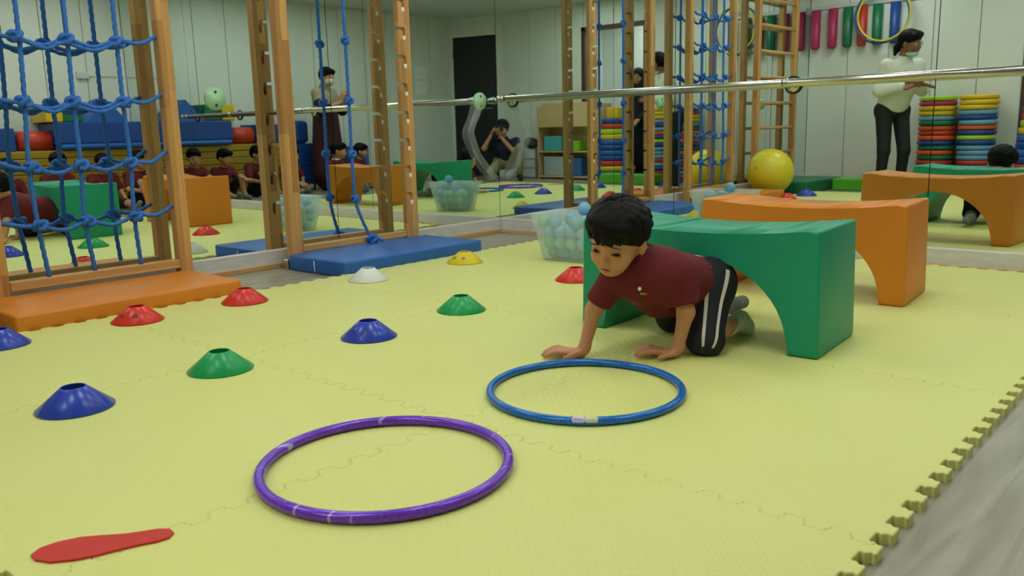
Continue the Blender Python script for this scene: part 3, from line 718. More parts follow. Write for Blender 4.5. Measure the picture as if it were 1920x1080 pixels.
for L_, z in enumerate((.040, .093, .146, .199)):
    sh = .0 if L_ % 2 == 0 else .035
    hx = (.145+(.050)*z/.245)-r_-.008; hy = (.10+.038*z/.245)-r_-.008
    nx = int(2*hx/.0705)+1; ny = int(2*hy/.0705)+1
    for a in range(nx):
        for b in range(ny):
            xx = (a-(nx-1)/2)*.0705+(sh if nx*.0705+sh*2 < 2*hx+.07 else 0); yy = (b-(ny-1)/2)*.0705
            if abs(xx) > hx or abs(yy) > hy: continue
            if L_ == 3 and random.random() < .35: continue
            ic += 1; gcol = random.random() < .14; ball(xx, yy, z, 'ballgreen' if gcol else 'ballblue', 'pale green plastic ball packed among the blue ones in the clear tub' if gcol else 'pale blue plastic ball packed in the heap in the clear tub')
ball(.05, .02, .2635, 'ballblue', 'pale blue ball lying highest on the heap in the tub')

# ================================================================== opposite wall: foam store
def fblock(name, m, x0, x1, y0, y1, z0, z1, label, bev=.012):
    o = box(name, x0, x1, y0, y1, z0, z1, m, None, bev, 2); tag(o, label, 'foam block', 'foam shapes stored along the far wall'); return o
XF, XB = 5.00, W-.035
for i in range(8):
    o = box('gym_mat', XF+random.uniform(0, .012), XB, -1.74+random.uniform(-.01, .01), -.06, FL+.075*i+.001, FL+.075*(i+1)-.003, 'yellow_dim', None, .008, 2)
    tag(o, 'thin yellow gym mat, number %s from the bottom of the stack behind the seated children' % ('one two three four five six seven eight'.split()[i]), 'mat', 'yellow mats stacked at the far wall')
zt = FL+.6
fblock('foam_slab', 'blue', XF-.05, XB, -.93, -.06, zt, zt+.055, 'thin blue foam slab on top of the yellow mats', .025)
fblock('foam_block', 'navy', XF, XB, -.96, -.06, zt+.056, zt+.27, 'long blue foam block on the blue slab')
o = tube('foam_roller', [(5.15, -.972, zt+.096), (5.15, -1.27, zt+.096)], .095, 'red', None, 28); tag(o, 'red foam roller lying on the yellow mats', 'foam block', 'foam shapes stored along the far wall')
fblock('foam_block', 'yellow', XF+.02, XB, -1.02, -.86, zt+.271, zt+.45, 'yellow foam block on the end of the long blue block')
fblock('foam_block', 'dgreen', XF+.05, XB, -.855, -.66, zt+.271, zt+.45, 'green foam block beside the yellow block')
o = prism('foam_wedge', [(-.64, zt+.271), (-.22, zt+.271), (-.43, zt+.50)], 'x', XF+.02, XB, 'blue'); tag(o, 'blue triangular foam wedge on the long blue block', 'foam block', 'foam shapes stored along the far wall')
fblock('foam_block', 'navy', XF+.06, XB, -1.70, -1.30, zt, zt+.22, 'deep blue foam block behind the red roller')
fblock('foam_block', 'dgreen', XF+.03, XB, -1.785, -1.755, FL, .70, 'green foam panel standing at the end of the yellow mats', .008)
for i, (a, b, y0, y1) in enumerate(((FL, .28, -2.07, -1.80), (.281, .56, -2.07, -1.80), (.561, .84, -2.02, -1.80))):
    fblock('foam_block', 'navy', XF+.02, XB, y0, y1, a, b, ['lowest', 'middle', 'topmost'][i]+' blue block of the tall stack behind the masked woman', .012 if i < 2 else .05)
fblock('foam_block', 'blue', 5.12, 5.40, -3.02, -2.72, FL, .50, 'blue foam cube on the floor beside the last seated child')
o = box('junction_box', W-.05, W-.0125, -.53, -.41, 1.30, 1.37, 'grey', None, .006, 2); tag(o, 'small white junction box on the far wall', 'junction box')
box('conduit', W-.024, W-.0125, -.41, -.03, 1.325, 1.337, 'grey', o)
for i, (a, b) in enumerate(((1.42, 1.6), (1.20, 1.39))):
    tag(box('paper_notice', W-.0145, W-.0125, -4.42, -4.20, a, b, 'paper'), ['upper', 'lower'][i]+' white paper notice on the wall left of the black door', 'notice', 'paper notices by the door')

# ================================================================== front wall: noodles, hoops, stacks, shelf, blocks
ny_ = -D+.015
rail = tag(box('hook_rail', .03, 1.15, ny_, ny_+.02, 1.86, 1.90, 'grey', None, .003, 1), 'pale rail the swim noodles hang from', 'rail')
for x, m, lb in ((.085, 'pink', 'dark red'), (.27, 'pink', 'second dark red'), (.43, 'dgreen', 'first green'), (.58, 'red', 'bright red'), (.735, 'dgreen', 'second green'), (.91, 'navy', 'blue')):
    zb = 1.44
    pts = [(x, ny_+.045, zb), (x, ny_+.045, zb+.01), (x, ny_+.045, zb+.03), (x, ny_+.045, 1.85)]
    o = tube('swim_noodle', pts, [.025, .04, .048, .05], m, None, 16); tag(o, lb+' foam noodle hanging on the wall', 'noodle', 'noodles hanging on the front wall')
def hung_hoop(R, m, x, z, y, lb):
    o = torus('hula_hoop', R, .011, m); o.rotation_euler = (math.pi/2, 0, 0); o.location = (x, y, z); tag(o, lb, 'hoop', 'hoops hanging over the noodles')
hung_hoop(.27, 'hblu', .80, 1.72, ny_+.125, 'blue hoop hanging in front of the noodles'); hung_hoop(.26, 'hyel', .83, 1.73, ny_+.15, 'yellow hoop hanging with the blue hoop')
def cushion(r, t, m, x, y, z, lb, grp):
    o = lathe('round_cushion', [(0.001, 0), (r-.02, 0), (r-.004, .006), (r, t*.3), (r, t*.7), (r-.004, t-.006), (r-.02, t), (.001, t)], m, None, 32); o.location = (x, y, z); tag(o, lb, 'cushion', grp)
def stack(cols, r, x, y, t, lb, taper=0., nm=''):
    z = FL
    for i, m in enumerate(cols):
        dx = random.uniform(-.006, .006)
        cushion(r-taper*i, t-.001, m, x+dx, y+random.uniform(-.006, .006), z, '%s round cushion, %s up in the stack %s' % (CN[m], ORD[i], lb), 'round cushions stacked '+lb); z += t
CN = dict(red='red', dgreen='dark green', orangered='orange-red', navy='deep blue', blue='blue', sky='pale blue', yellow='yellow', pink='magenta', chartreuse='lime', lime='green')
ORD = 'first second third fourth fifth sixth seventh eighth ninth tenth eleventh twelfth thirteenth fourteenth fifteenth sixteenth seventeenth eighteenth nineteenth'.split()
stack(['dgreen', 'red', 'sky', 'red', 'dgreen', 'red', 'dgreen', 'orangered', 'dgreen', 'navy', 'orangered', 'red', 'orangered', 'dgreen', 'sky', 'yellow', 'yellow', 'pink', 'chartreuse'], .172, 1.42, -4.93, .0478, 'behind the woman in white')
stack(['navy', 'dgreen', 'red', 'navy', 'sky', 'red', 'sky', 'sky', 'sky', 'navy', 'chartreuse', 'navy', 'orangered', 'sky', 'navy', 'sky', 'yellow', 'yellow', 'yellow'], .172, 1.785, -4.93, .0478, 'nearer the doorway')
stack(['dgreen', 'dgreen', 'yellow', 'red', 'navy', 'blue', 'navy', 'blue', 'yellow', 'chartreuse', 'red', 'navy'], .27, 2.36, -4.80, .066, 'between the doorway and the bookcase', .009)
o = box('storage_box', 2.27, 2.44, -4.87, -4.73, FL+.793, FL+.93, 'yellow', None, .006, 1); tag(o, 'small yellow box on top of the tallest cushion stack', 'box')

bc = tag(empty('bookcase', (3.16, -4.98, FL)), 'pale wooden bookcase with rounded top beside the doorway', 'bookcase')
def bk(nm, *a): return box(nm, *a, 'beech', bc, .003, 1)
bk('side_panel', -.52, -.50, -.15, .15, 0, 1.0); bk('side_panel', .50, .52, -.15, .15, 0, .98); bk('back_panel', -.50, .50, -.15, -.135, 0, 1.0)
bk('shelf', -.5, .5, -.13, .15, .02, .045); bk('shelf', -.5, .5, -.13, .15, .36, .38); bk('shelf', -.5, .5, -.13, .15, .70, .72)
prism('front_panel', [(-.5, .72), (.5, .72), (.5, .93), (.47, .99), (.42, 1.02), (-.5, 1.02)], 'y', .125, .15, 'beech', bc)
for (x, z, w_, h_, m, lb) in ((.28, .381, .30, .2, 'turq', 'turquoise box on the middle bookcase shelf'), (-.05, .381, .26, .13, 'limebox', 'lime green tray on the middle bookcase shelf'), (.27, .046, .34, .26, 'clearbox', 'frosted box on the bottom bookcase shelf'), (-.08, .046, .26, .24, 'bluebox', 'blue box on the bottom bookcase shelf')):
    o = box('storage_box', 3.16+x-w_/2, 3.16+x+w_/2, -5.06, -4.86, FL+z, FL+z+h_, m, None, .012, 2); tag(o, lb, 'box', 'boxes on the bookcase')
o = box('drawer_tower', 3.76, 4.06, -5.08, -4.86, FL, .38, 'clearbox', None, .012, 2); tag(o, 'frosted plastic drawer tower left of the bookcase', 'drawers')
for zz in (.0, .13, .26): box('drawer_front', 3.775, 4.045, -4.862, -4.852, zz, zz+.11, 'c_white', o, .004, 1)
sdf_o = sdf_obj('bag', [el((3.91, -4.97, .466), (.12, .09, .075), None, .03), el((3.95, -4.97, .50), (.06, .06, .05), None, .03)], .012, 'greybag'); tag(sdf_o, 'dark purple bag on the drawer tower', 'bag')
for i, (x0, x1) in enumerate(((.64, 1.02), (1.47, 1.85), (1.90, 2.28))):
    o = box('step_block', x0, x1, -4.515, -4.30, FL, .10, 'lime', None, .012, 2); tag(o, 'lime green foam step block, %s of the row on the floor' % ('nearest the ladder', 'middle one', 'nearest the bookcase')[i], 'foam block', 'lime step blocks in a row')
o = box('balance_beam', .10, .98, -5.06, -4.97, FL, .055, 'orange', None, .01, 2); tag(o, 'orange balance beam at the foot of the front wall', 'beam')
o = box('balance_beam', .10, .95, -4.93, -4.86, FL, .02, 'wood_y', None, .006, 2); tag(o, 'low wooden balance beam beside the orange beam', 'beam')
bm = bmesh.new(); bmesh.ops.create_uvsphere(bm, u_segments=40, v_segments=24, radius=.222); o = from_bm('gym_ball', bm, 'gym', None, True); o.location = (.335, -3.51, FL+.222); tube('valve_plug', [(-.050, .205, .058), (-.040, .209, .040), (-.028, .213, .024)], .006, 'rubber', o, 8); tag(o, 'large yellow gym ball between the orange and dark green mats', 'ball')

# ================================================================== people
def lerp(a, b, t): return np.array(a)*(1-t)+np.array(b)*t
def pick(V, px, py, rad=4.):
    """surface point of a vertex cloud that shows at a photograph pixel"""
    v = V-CAM; d = v@CF; x = 960+FPX*(v@CR)/d; y = 540-FPX*(v@CU)/d
    q = np.hypot(x-px, y-py); c = np.where(q < rad)[0]
    if len(c) == 0: c = np.array([q.argmin()])
    return V[c[d[c].argmin()]]
def normals(V, Fq):
    a, b, c = V[Fq[:, 0]], V[Fq[:, 1]], V[Fq[:, 2]]; n = np.cross(b-a, c-a); N = np.zeros_like(V)
    for k in range(4): np.add.at(N, Fq[:, k], n)
    return N/(np.linalg.norm(N, axis=1)[:, None]+1e-12)
def skin_patch(name, V, Fq, mask, off, m, parent):
    """a strip of cloth lying on a garment: the masked faces lifted off along their normals"""
    N = normals(V, Fq); f = Fq[mask]; u, inv = np.unique(f, return_inverse=True)
    return np_obj(name, V[u]+N[u]*off, inv.reshape(f.shape), m, parent)

# ---------------------------------------------------------------- the crawling boy
def boy():
    res = .0045
    shR, shL = J(1157, 512, 2.47), J(1272, 515, 2.46)
    elR, wrR = J(1114, 580, 2.51), J(1096, 652, 2.515)
    elL, wrL = J(1286, 585, 2.46), J(1272, 650, 2.487)
    hipL, hipR = J(1332, 530, 2.60), J(1268, 535, 2.74)
    knL, knR = J(1322, 640, 2.535), J(1258, 604, 2.80)
    anL, anR = J(1388, 600, 2.72), J(1350, 580, 2.93)
    toL, toR = J(1401, 619, 2.765), J(1392, 566, 3.03)
    nk = J(1208, 490, 2.45)
    hc = J(1157, 446, 2.385)
    hf = nrm(CR*-.50+CU*-.54+CF*-.68); hu = CR*-.10+CU*.82+CF*-.56
    c, R = head_frame(hc, hf, hu)
    chest = (shR+shL)/2+.25*((hipL+hipR)/2-(shR+shL)/2)
    # the skin: one continuous figure under the clothes
    P = head_prims(c, R, 1.0)
    P += [rc(nk, c+R@np.array((0, -.035, -.055)), .034, .036, .02), rc(nk, lerp(shR, shL, .5), .04, .05, .03)]
    ch = lerp(shR, shL, .5); pe = lerp(hipL, hipR, .5)
    P += [rc(lerp(shR, shL, .25), lerp(hipR, hipL, .2), .056, .052, .04), rc(lerp(shR, shL, .75), lerp(hipR, hipL, .8), .056, .052, .04)]
    for sh, eb, w_ in ((shR, elR, wrR), (shL, elL, wrL)):
        P += [rc(sh, eb, .031, .0245, .02), rc(eb, w_, .0245, .0165, .015)]
    up = np.array([0, 0, 1.])
    dR = nrm(np.array([-.80, -.56, 0])); dL = nrm(np.array([-.80, -.50, 0]))
    fR = wrR.copy(); fR[2] = .018; fL = wrL.copy(); fL[2] = .018
    tow = nrm(np.array([.62, -.75, 0]))
    P += [rc(wrR, fR+dR*.008, .0165, .016, .012), rc(wrL, fL+dL*.008, .0165, .016, .012)]
    P += hand_prims(fR, dR, up, tow, .86, .22, 1.5, .9, .007, 1.16)
    P += hand_prims(fL, dL, up, tow, .86, .30, 1.5, .9, .010, 1.16)
    for hp, kn, an, to in ((hipL, knL, anL, toL), (hipR, knR, anR, toR)):
        k2 = kn.copy(); k2[2] = max(k2[2], .042)
        P += [rc(hp, k2, .056, .040, .03), rc(k2, an, .036, .024, .02), rc(an, to, .024, .020, .015)]
    P = [p for p in P]
    V, Fq = sdf_mesh(P, res); V[:, 2] = np.maximum(V[:, 2], .0006)
    body = np_obj('person', V, Fq, 'skin_boy'); tag(body, 'boy in maroon polo and striped black shorts crawling out of the green arch', 'person')
    face_parts(body, c, R, 1.0, True, True, teeth=True)
    # hair
    Hp = hair_prims(c, R, 1.0, .030, -.05, 1.0); rg = random.Random(3)
    w = lambda *p: c+R@np.array(p)
    ce = np.array((0, -.016, .032)); rd = np.array((.083, .096, .084))
    sub_ = [p for p in Hp if p[0] == 'el' and p[4] == 'sub']; Hp = [p for p in Hp if not (p[0] == 'el' and p[4] == 'sub')]
    sub_ = [el(w(0, .15, -.075), (.062, .105, .090), R, .010, 'sub'), sub_[1]]
    Hp += sub_
    for q in range(150):
        ph = 2*math.pi*(q+rg.uniform(-.4, .4))/75; f_ = math.cos(ph)
        ue = (.030 if f_ > .55 else (.030+(.55-f_)*-.075 if f_ > -.3 else -.052))+rg.uniform(-.012, .008)
        e1 = math.asin(max(-.98, min(.9, (ue-ce[2])/rd[2]))); e0 = math.radians(rg.uniform(25, 80)); sw = rg.uniform(-.10, .16)
        pts = []
        for t in (0, .35, .7, 1.):
            ep = e0+(e1-e0)*t; pp = ph+sw*t; o_ = 1.0+.022*math.sin(math.pi*t)+rg.uniform(0, .004)
            pts.append(w(*(ce+rd*o_*np.array((math.sin(pp)*math.cos(ep), math.cos(pp)*math.cos(ep), math.sin(ep))))))
        for a_, b_, ra, rb in zip(pts[:-1], pts[1:], (.005, .0062, .005), (.0062, .005, .0018)): Hp.append(rc(a_, b_, ra, rb, .0075))
    sdf_obj('hair', Hp, .0032, 'hair', body)
    # polo shirt
    Sp = [rc(J(1192, 535, 2.53), J(1226, 568, 2.57), .040, .036, .03), rc(lerp(shR, shL, .28), lerp(hipR, hipL, .14), .067, .070, .06), rc(lerp(shR, shL, .80), lerp(hipR, hipL, .86), .067, .072, .06),
          rc(ch, pe, .072, .075, .05), rc(lerp(shR, shL, .15), lerp(shR, shL, .85), .055, .055, .05)]
    bel = lerp(ch, pe, .5)-np.array([0, 0, .03]); Sp.append(el(bel, (.085, .085, .075), None, .06))
    for sh, eb, out in ((shR, elR, -1), (shL, elL, 1)):
        cf = lerp(sh, eb, .72); Sp += [rc(lerp(sh, eb, .0), cf, .043 if out < 0 else .047, .041 if out < 0 else .044, .018 if out < 0 else .03)]
        Sp.append(el(lerp(sh, eb, 1.02), (.060, .060, .030), np.stack([nrm(np.cross(eb-sh, [1, 0, 0])), nrm(np.cross(eb-sh, np.cross(eb-sh, [1, 0, 0]))), nrm(eb-sh)], 1), .006, 'sub'))
    VS, FS = sdf_mesh(Sp, res); shirt = np_obj('polo_shirt', VS, FS, 'maroon', body)
    # collar ring round the neck
    cdir = nrm(c-nk); a1 = nrm(np.cross(cdir, CF)); a2 = np.cross(cdir, a1); cc = nk+cdir*.012
    tube('collar', [cc+.045*(math.cos(t)*a1+math.sin(t)*a2)+cdir*.004*math.sin(2*t) for t in np.linspace(0, 2*math.pi, 25)], .0085, 'maroon', shirt, 8)
    # little chest emblem
    NS = normals(VS, FS)
    for (px, py, rx, ry, m) in ((1199, 545, .006, .007, 'paper'), (1203, 553, .007, .004, 'lime'), (1209, 555, .009, .005, 'c_red')):
        q = pick(VS, px, py); i = np.argmin(((VS-q)**2).sum(1)); n = NS[i]; u = nrm(np.cross(n, CU)); v_ = np.cross(n, u)
        sdf_obj('chest_emblem', [el(VS[i]+n*.0005, (rx, ry, .0022), np.stack([u, v_, n], 1), .001)], .0016, m, shirt)
    # shorts with two side stripes
    kL2 = knL.copy(); kL2[2] = max(kL2[2], .050); kR2 = knR.copy(); kR2[2] = max(kR2[2], .05)
    kL2 = knL+np.array([.004, -.006, 0]); kL2[2] = .050
    Tp = [rc(hipL, kL2, .070, .0535, .03), rc(hipR, lerp(hipR, kR2, .98), .068, .052, .03), el(kL2+np.array([0, 0, -.014]), (.052, .052, .038), None, .03), rc(hipL, hipR, .070, .070, .05)]
    VT, FT = sdf_mesh(Tp, res); VT[:, 2] = np.maximum(VT[:, 2], .0012); sho = np_obj('shorts', VT, FT, 'shorts', body)
    ax = nrm(kL2-hipL); ref = nrm(-CF-ax*((-CF)@ax)); sd = np.cross(ax, ref); rel = VT-hipL; tt = rel@ax; rad = np.linalg.norm(rel-tt[:, None]*ax, axis=1)
    ang = -np.arctan2(rel@sd, rel@ref); Lg = np.linalg.norm(kL2-hipL)
    for s0 in (-.36, .36):
        Gv = []; Gf = []; ts = np.linspace(-.015, Lg+.052, 36); hw = .085
        for t_ in ts:
            for k_ in range(5):
                a_ = s0+(k_/2-1)*hw; qd = ((tt-t_)/.008)**2+((ang-a_)*.06/.008)**2+(rad > .1)*99
                wt = np.exp(-qd)+1e-9; rr = (wt*rad).sum()/wt.sum()+.0016; Gv.append(hipL+ax*t_+rr*(math.cos(a_)*ref-math.sin(a_)*sd))
        for a_ in range(35):
            for k_ in range(4): Gf.append((a_*5+k_, a_*5+k_+1, a_*5+k_+6, a_*5+k_+5))
        mesh('side_stripe', Gv, Gf, 'stripe', sho, True)
    # socks
    for an, to, kn, nm in ((anL, toL, knL, 'sock'), (anR, toR, knR, 'sock')):
        f0 = lerp(an, kn, .42)
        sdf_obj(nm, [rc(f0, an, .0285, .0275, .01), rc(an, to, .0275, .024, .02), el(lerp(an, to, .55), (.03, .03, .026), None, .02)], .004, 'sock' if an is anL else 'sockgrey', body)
    return body
boy()

# ---------------------------------------------------------------- generic figure from a joint table
def figure(name, label, Jt, loc, rz, skin, garments, head=1., res=.0075, hair='hair', hairkw=None, hands=None, facekw=None, foot='rubber', limb=1., extra=None):
    """Jt: joints in a local frame (x right, y forward, z up). garments: list of (name, material, prims builder)"""
    cz, sz = math.cos(rz), math.sin(rz); Rz = np.array([[cz, -sz, 0], [sz, cz, 0], [0, 0, 1]])
    Jw = {k: np.array(v, float) for k, v in Jt.items()}
    c, R = head_frame(Jw['head'], Jw['look'], Jw.get('headup', np.array([0, 0, 1.])))
    g = limb; P = head_prims(c, R, head)
    P += [rc(Jw['neck'], c+R@(np.array((0, -.03, -.05))*head), .048*g, .045*g, .02), rc(Jw['neck'], Jw['chest'], .055*g, .09*g, .04), rc(Jw['chest'], Jw['pelvis'], .095*g, .10*g, .05)]
    for s in 'LR':
        P += [rc(Jw['sh'+s], Jw['chest'], .05*g, .07*g, .04), rc(Jw['sh'+s], Jw['el'+s], .042*g, .035*g, .02), rc(Jw['el'+s], Jw['wr'+s], .035*g, .025*g, .02),
              rc(Jw['hip'+s], Jw['pelvis'], .075*g, .09*g, .04), rc(Jw['hip'+s], Jw['kn'+s], .072*g, .05*g, .03), rc(Jw['kn'+s], Jw['an'+s], .049*g, .033*g, .02), rc(Jw['an'+s], Jw['to'+s], .035*g, .030*g, .02)]
        hd = Jw.get('hd'+s, nrm(Jw['wr'+s]-Jw['el'+s])); hn = Jw.get('hn'+s, np.array([0, 0, 1.])); ht = Jw.get('ht'+s, np.array([-1. if s == 'R' else 1., 0, .2]))
        hn = nrm(hn-hd*(hn@nrm(hd))/np.linalg.norm(hd)); P += hand_prims(Jw['wr'+s], hd, hn, ht, head*.98, .3, .3)
    V, Fq = sdf_mesh(P, res)
    body = np_obj('person', V, Fq, skin); tag(body, label, 'person'); body.location = loc; body.rotation_euler = (0, 0, rz)
    face_parts(body, c, R, head, **(facekw or {}))
    if hair: sdf_obj('hair', hair_prims(c, R, head, **(hairkw or {})), res*.85, hair, body)
    for nm, m, prims in garments: sdf_obj(nm, prims(Jw), res, m, body)
    for s in 'LR':
        if foot: sdf_obj('shoe', [rc(Jw['an'+s]-np.array([0, 0, .01]), Jw['to'+s], .045*g, .038*g, .02)], res, foot, body)
    if extra: extra(body, c, R, Jw)
    return body
def g_top(k=1., sleeve=.6, hem=.9, full=0., loose=1.):
    def f(j):
        h = lerp(j['chest'], j['pelvis'], hem); P = [rc(j['chest'], h, .112*k*loose, .115*k*loose, .05), rc(j['neck'], j['chest'], .065*k, .10*k, .04)]
        for s in 'LR':
            P += [rc(lerp(j['chest'], j['sh'+s], .62)-np.array([0, 0, .03]), lerp(h, j['hip'+s], .5), .080*k*loose, .085*k*loose, .05), rc(j['sh'+s], j['chest'], .056*k, .08*k, .05), rc(j['sh'+s], lerp(j['sh'+s], j['el'+s], min(1, sleeve)), .050*k, .050*k*loose, .04)]
            if full: P.append(rc(j['el'+s], lerp(j['el'+s], j['wr'+s], full), .050*k*loose, .036*k*loose, .02))
        return P
    return f
def g_pants(k=1., leg=1.):
    def f(j):
        P = [rc(j['hipL'], j['hipR'], .098*k, .098*k, .04), rc(j['pelvis'], lerp(j['pelvis'], j['chest'], .12), .11*k, .11*k, .04)]
        for s in 'LR':
            P.append(rc(j['hip'+s], lerp(j['hip'+s], j['kn'+s], min(1, leg)), .088*k, .064*k, .03))
            if leg > 1: P.append(rc(j['kn'+s], lerp(j['kn'+s], j['an'+s], leg-1), .062*k, .046*k, .02))
        return P
    return f
A3 = lambda *p: np.array(p, float)

# woman in the white sweater, leaning a little towards the children
def woman_extra(body, c, R, j):
    w = lambda *p: c+R@np.array(p)
    sdf_obj('face_mask', [el(w(0, .055, -.088), (.045, .042, .026), R, .02), el(w(0, .03, -.10), (.05, .05, .02), R, .02)], .006, 'mask', body)
    gl = None
    for s in (-1, 1):
        pts = [w(s*.031+.021*math.cos(t), .093-.1*abs(.021*math.cos(t)), .001+.017*math.sin(t)) for t in np.linspace(0, 2*math.pi, 17)]
        gl = tube('glasses', pts, .0018, 'chrome', body, 6)
        tube('glasses_arm', [w(s*.052, .085, .004), w(s*.074, .03, .004), w(s*.076, -.01, -.002)], .0015, 'chrome', gl, 6)
    sdf_obj('hair_tail', [rc(w(0, -.085, -.01), w(-.01, -.11, -.07), .035, .03, .03), rc(w(-.01, -.11, -.07), w(-.02, -.115, -.13), .03, .015, .03)], .008, 'hair', body)
figure('person', 'woman in white sweater and black leggings standing by the cushion stacks', dict(
    head=A3(0, .17, 1.385), look=A3(.5, 1, -.3), headup=A3(0, .25, 1), neck=A3(0, .10, 1.25), chest=A3(0, .05, 1.10), pelvis=A3(0, -.06, .80),
    shL=A3(-.165, .07, 1.19), elL=A3(-.22, .06, .96), wrL=A3(-.10, .25, .99), shR=A3(.165, .07, 1.19), elR=A3(.22, .07, .96), wrR=A3(.08, .26, 1.0),
    hdL=A3(.7, .6, .2), hnL=A3(-.3, .2, 1), htL=A3(0, .3, 1), hdR=A3(-.7, .6, .2), hnR=A3(.3, .2, 1), htR=A3(0, .3, 1),
    hipL=A3(-.085, -.05, .78), knL=A3(-.10, .0, .40), anL=A3(-.10, -.04, .05), toL=A3(-.11, .11, .016), hipR=A3(.085, -.05, .78), knR=A3(.10, .02, .40), anR=A3(.10, -.02, .05), toR=A3(.11, .13, .016)),
    (1.22, -4.28, FL), math.radians(-52), 'skin_dark', [('sweater', 'whitetop', g_top(1., 1, .72, .92, 1.15)), ('leggings', 'leggings', g_pants(.92, 1.93))], 1.08, .0075, 'hair', dict(fringe=.045, back=-.09, vol=1.0), None, dict(smile=False), 'rubber', 1., woman_extra)

# masked woman clapping beside the foam store
def masked_extra(body, c, R, j):
    w = lambda *p: c+R@np.array(p)
    sdf_obj('face_mask', [el(w(0, .047, -.045), (.066, .056, .050), R, .02)], .006, 'maskw', body)
    sdf_obj('hair_bun', [el(w(0, -.09, .06), (.045, .04, .045), R, .02)], .007, 'hair', body)
    sdf_obj('cardigan_sleeve', [rc(lerp(j['shL'], j['elL'], .62), j['elL'], .066, .062, .01), rc(j['elL'], lerp(j['elL'], j['wrL'], .35), .06, .05, .02)], .008, 'robe', body)
    sdf_obj('cardigan_sleeve', [rc(lerp(j['shR'], j['elR'], .62), j['elR'], .066, .062, .01), rc(j['elR'], lerp(j['elR'], j['wrR'], .35), .06, .05, .02)], .008, 'robe', body)
def g_skirt(j): return [rc(j['pelvis']+A3(0, 0, .11), A3(0, .0, .40), .155, .195, .04), rc(A3(0, 0, .40), A3(0, .01, .19), .19, .205, .04), rc(A3(-.05, .0, .75), A3(-.10, .03, .2), .10, .14, .04), rc(A3(.05, .0, .75), A3(.12, .04, .2), .10, .15, .04)]
figure('person', 'masked woman in beige top and long dark maroon skirt clapping behind the seated children', dict(
    head=A3(0, .06, 1.375), look=A3(.2, 1, -.22), neck=A3(0, .0, 1.24), chest=A3(0, -.01, 1.09), pelvis=A3(0, 0, .80),
    shL=A3(-.16, 0, 1.18), elL=A3(-.22, .10, .97), wrL=A3(-.05, .27, 1.06), shR=A3(.16, 0, 1.18), elR=A3(.22, .10, .97), wrR=A3(.05, .27, 1.06),
    hdL=A3(.15, .35, 1), hnL=A3(-1, .1, .1), htL=A3(0, -1, .3), hdR=A3(-.15, .35, 1), hnR=A3(1, .1, .1), htR=A3(0, -1, .3),
    hipL=A3(-.085, 0, .78), knL=A3(-.09, .02, .40), anL=A3(-.09, 0, .03), toL=A3(-.10, .13, .016), hipR=A3(.085, 0, .78), knR=A3(.09, .02, .40), anR=A3(.09, 0, .03), toR=A3(.10, .13, .016)),
    (4.83, -2.14, FL), math.radians(108), 'skin_mid', [('top', 'beige', g_top(1., .75, .9, 0, 1.08)), ('skirt', 'skirt', g_skirt)], 1.06, .0075, 'hair', dict(fringe=.045, back=-.06), None, dict(mask=True), 'rubber', 1., masked_extra)

# woman in the doorway wearing a dark head scarf
def scarf_extra(body, c, R, j):
    w = lambda *p: c+R@np.array(p)
    sdf_obj('head_scarf', [el(w(0, -.015, .03), (.088, .098, .088), R, .02), rc(w(0, -.03, -.03), j['neck'], .075, .10, .04), rc(j['neck'], j['chest'], .10, .13, .05), el(w(0, .13, -.03), (.058, .10, .082), R, .012, 'sub')], .0075, 'robe', body)
def g_robe(j): return [rc(j['chest'], j['pelvis'], .125, .14, .05), rc(j['pelvis'], A3(0, 0, .22), .15, .19, .05), rc(j['neck'], j['chest'], .07, .11, .04)]+[p for s in 'LR' for p in (rc(j['sh'+s], j['el'+s], .065, .06, .03), rc(j['el'+s], lerp(j['el'+s], j['wr'+s], .9), .06, .045, .02))]
figure('person', 'woman in black robe and head scarf standing in the doorway', dict(
    head=A3(0, .03, 1.33), look=A3(-.3, 1, -.1), neck=A3(0, 0, 1.19), chest=A3(0, 0, 1.05), pelvis=A3(0, 0, .76),
    shL=A3(-.15, 0, 1.14), elL=A3(-.20, .02, .90), wrL=A3(-.12, .16, .78), shR=A3(.15, 0, 1.14), elR=A3(.20, .02, .90), wrR=A3(.12, .16, .78),
    hipL=A3(-.08, 0, .74), knL=A3(-.08, .02, .40), anL=A3(-.08, 0, .03), toL=A3(-.09, .12, .016), hipR=A3(.08, 0, .74), knR=A3(.08, .02, .40), anR=A3(.08, 0, .03), toR=A3(.09, .12, .016)),
    (2.40, -5.42, FL), 0., 'skin_mid', [('robe', 'robe', g_robe)], 1.02, .0085, None, None, None, dict(smile=False), 'rubber', .95, scarf_extra)

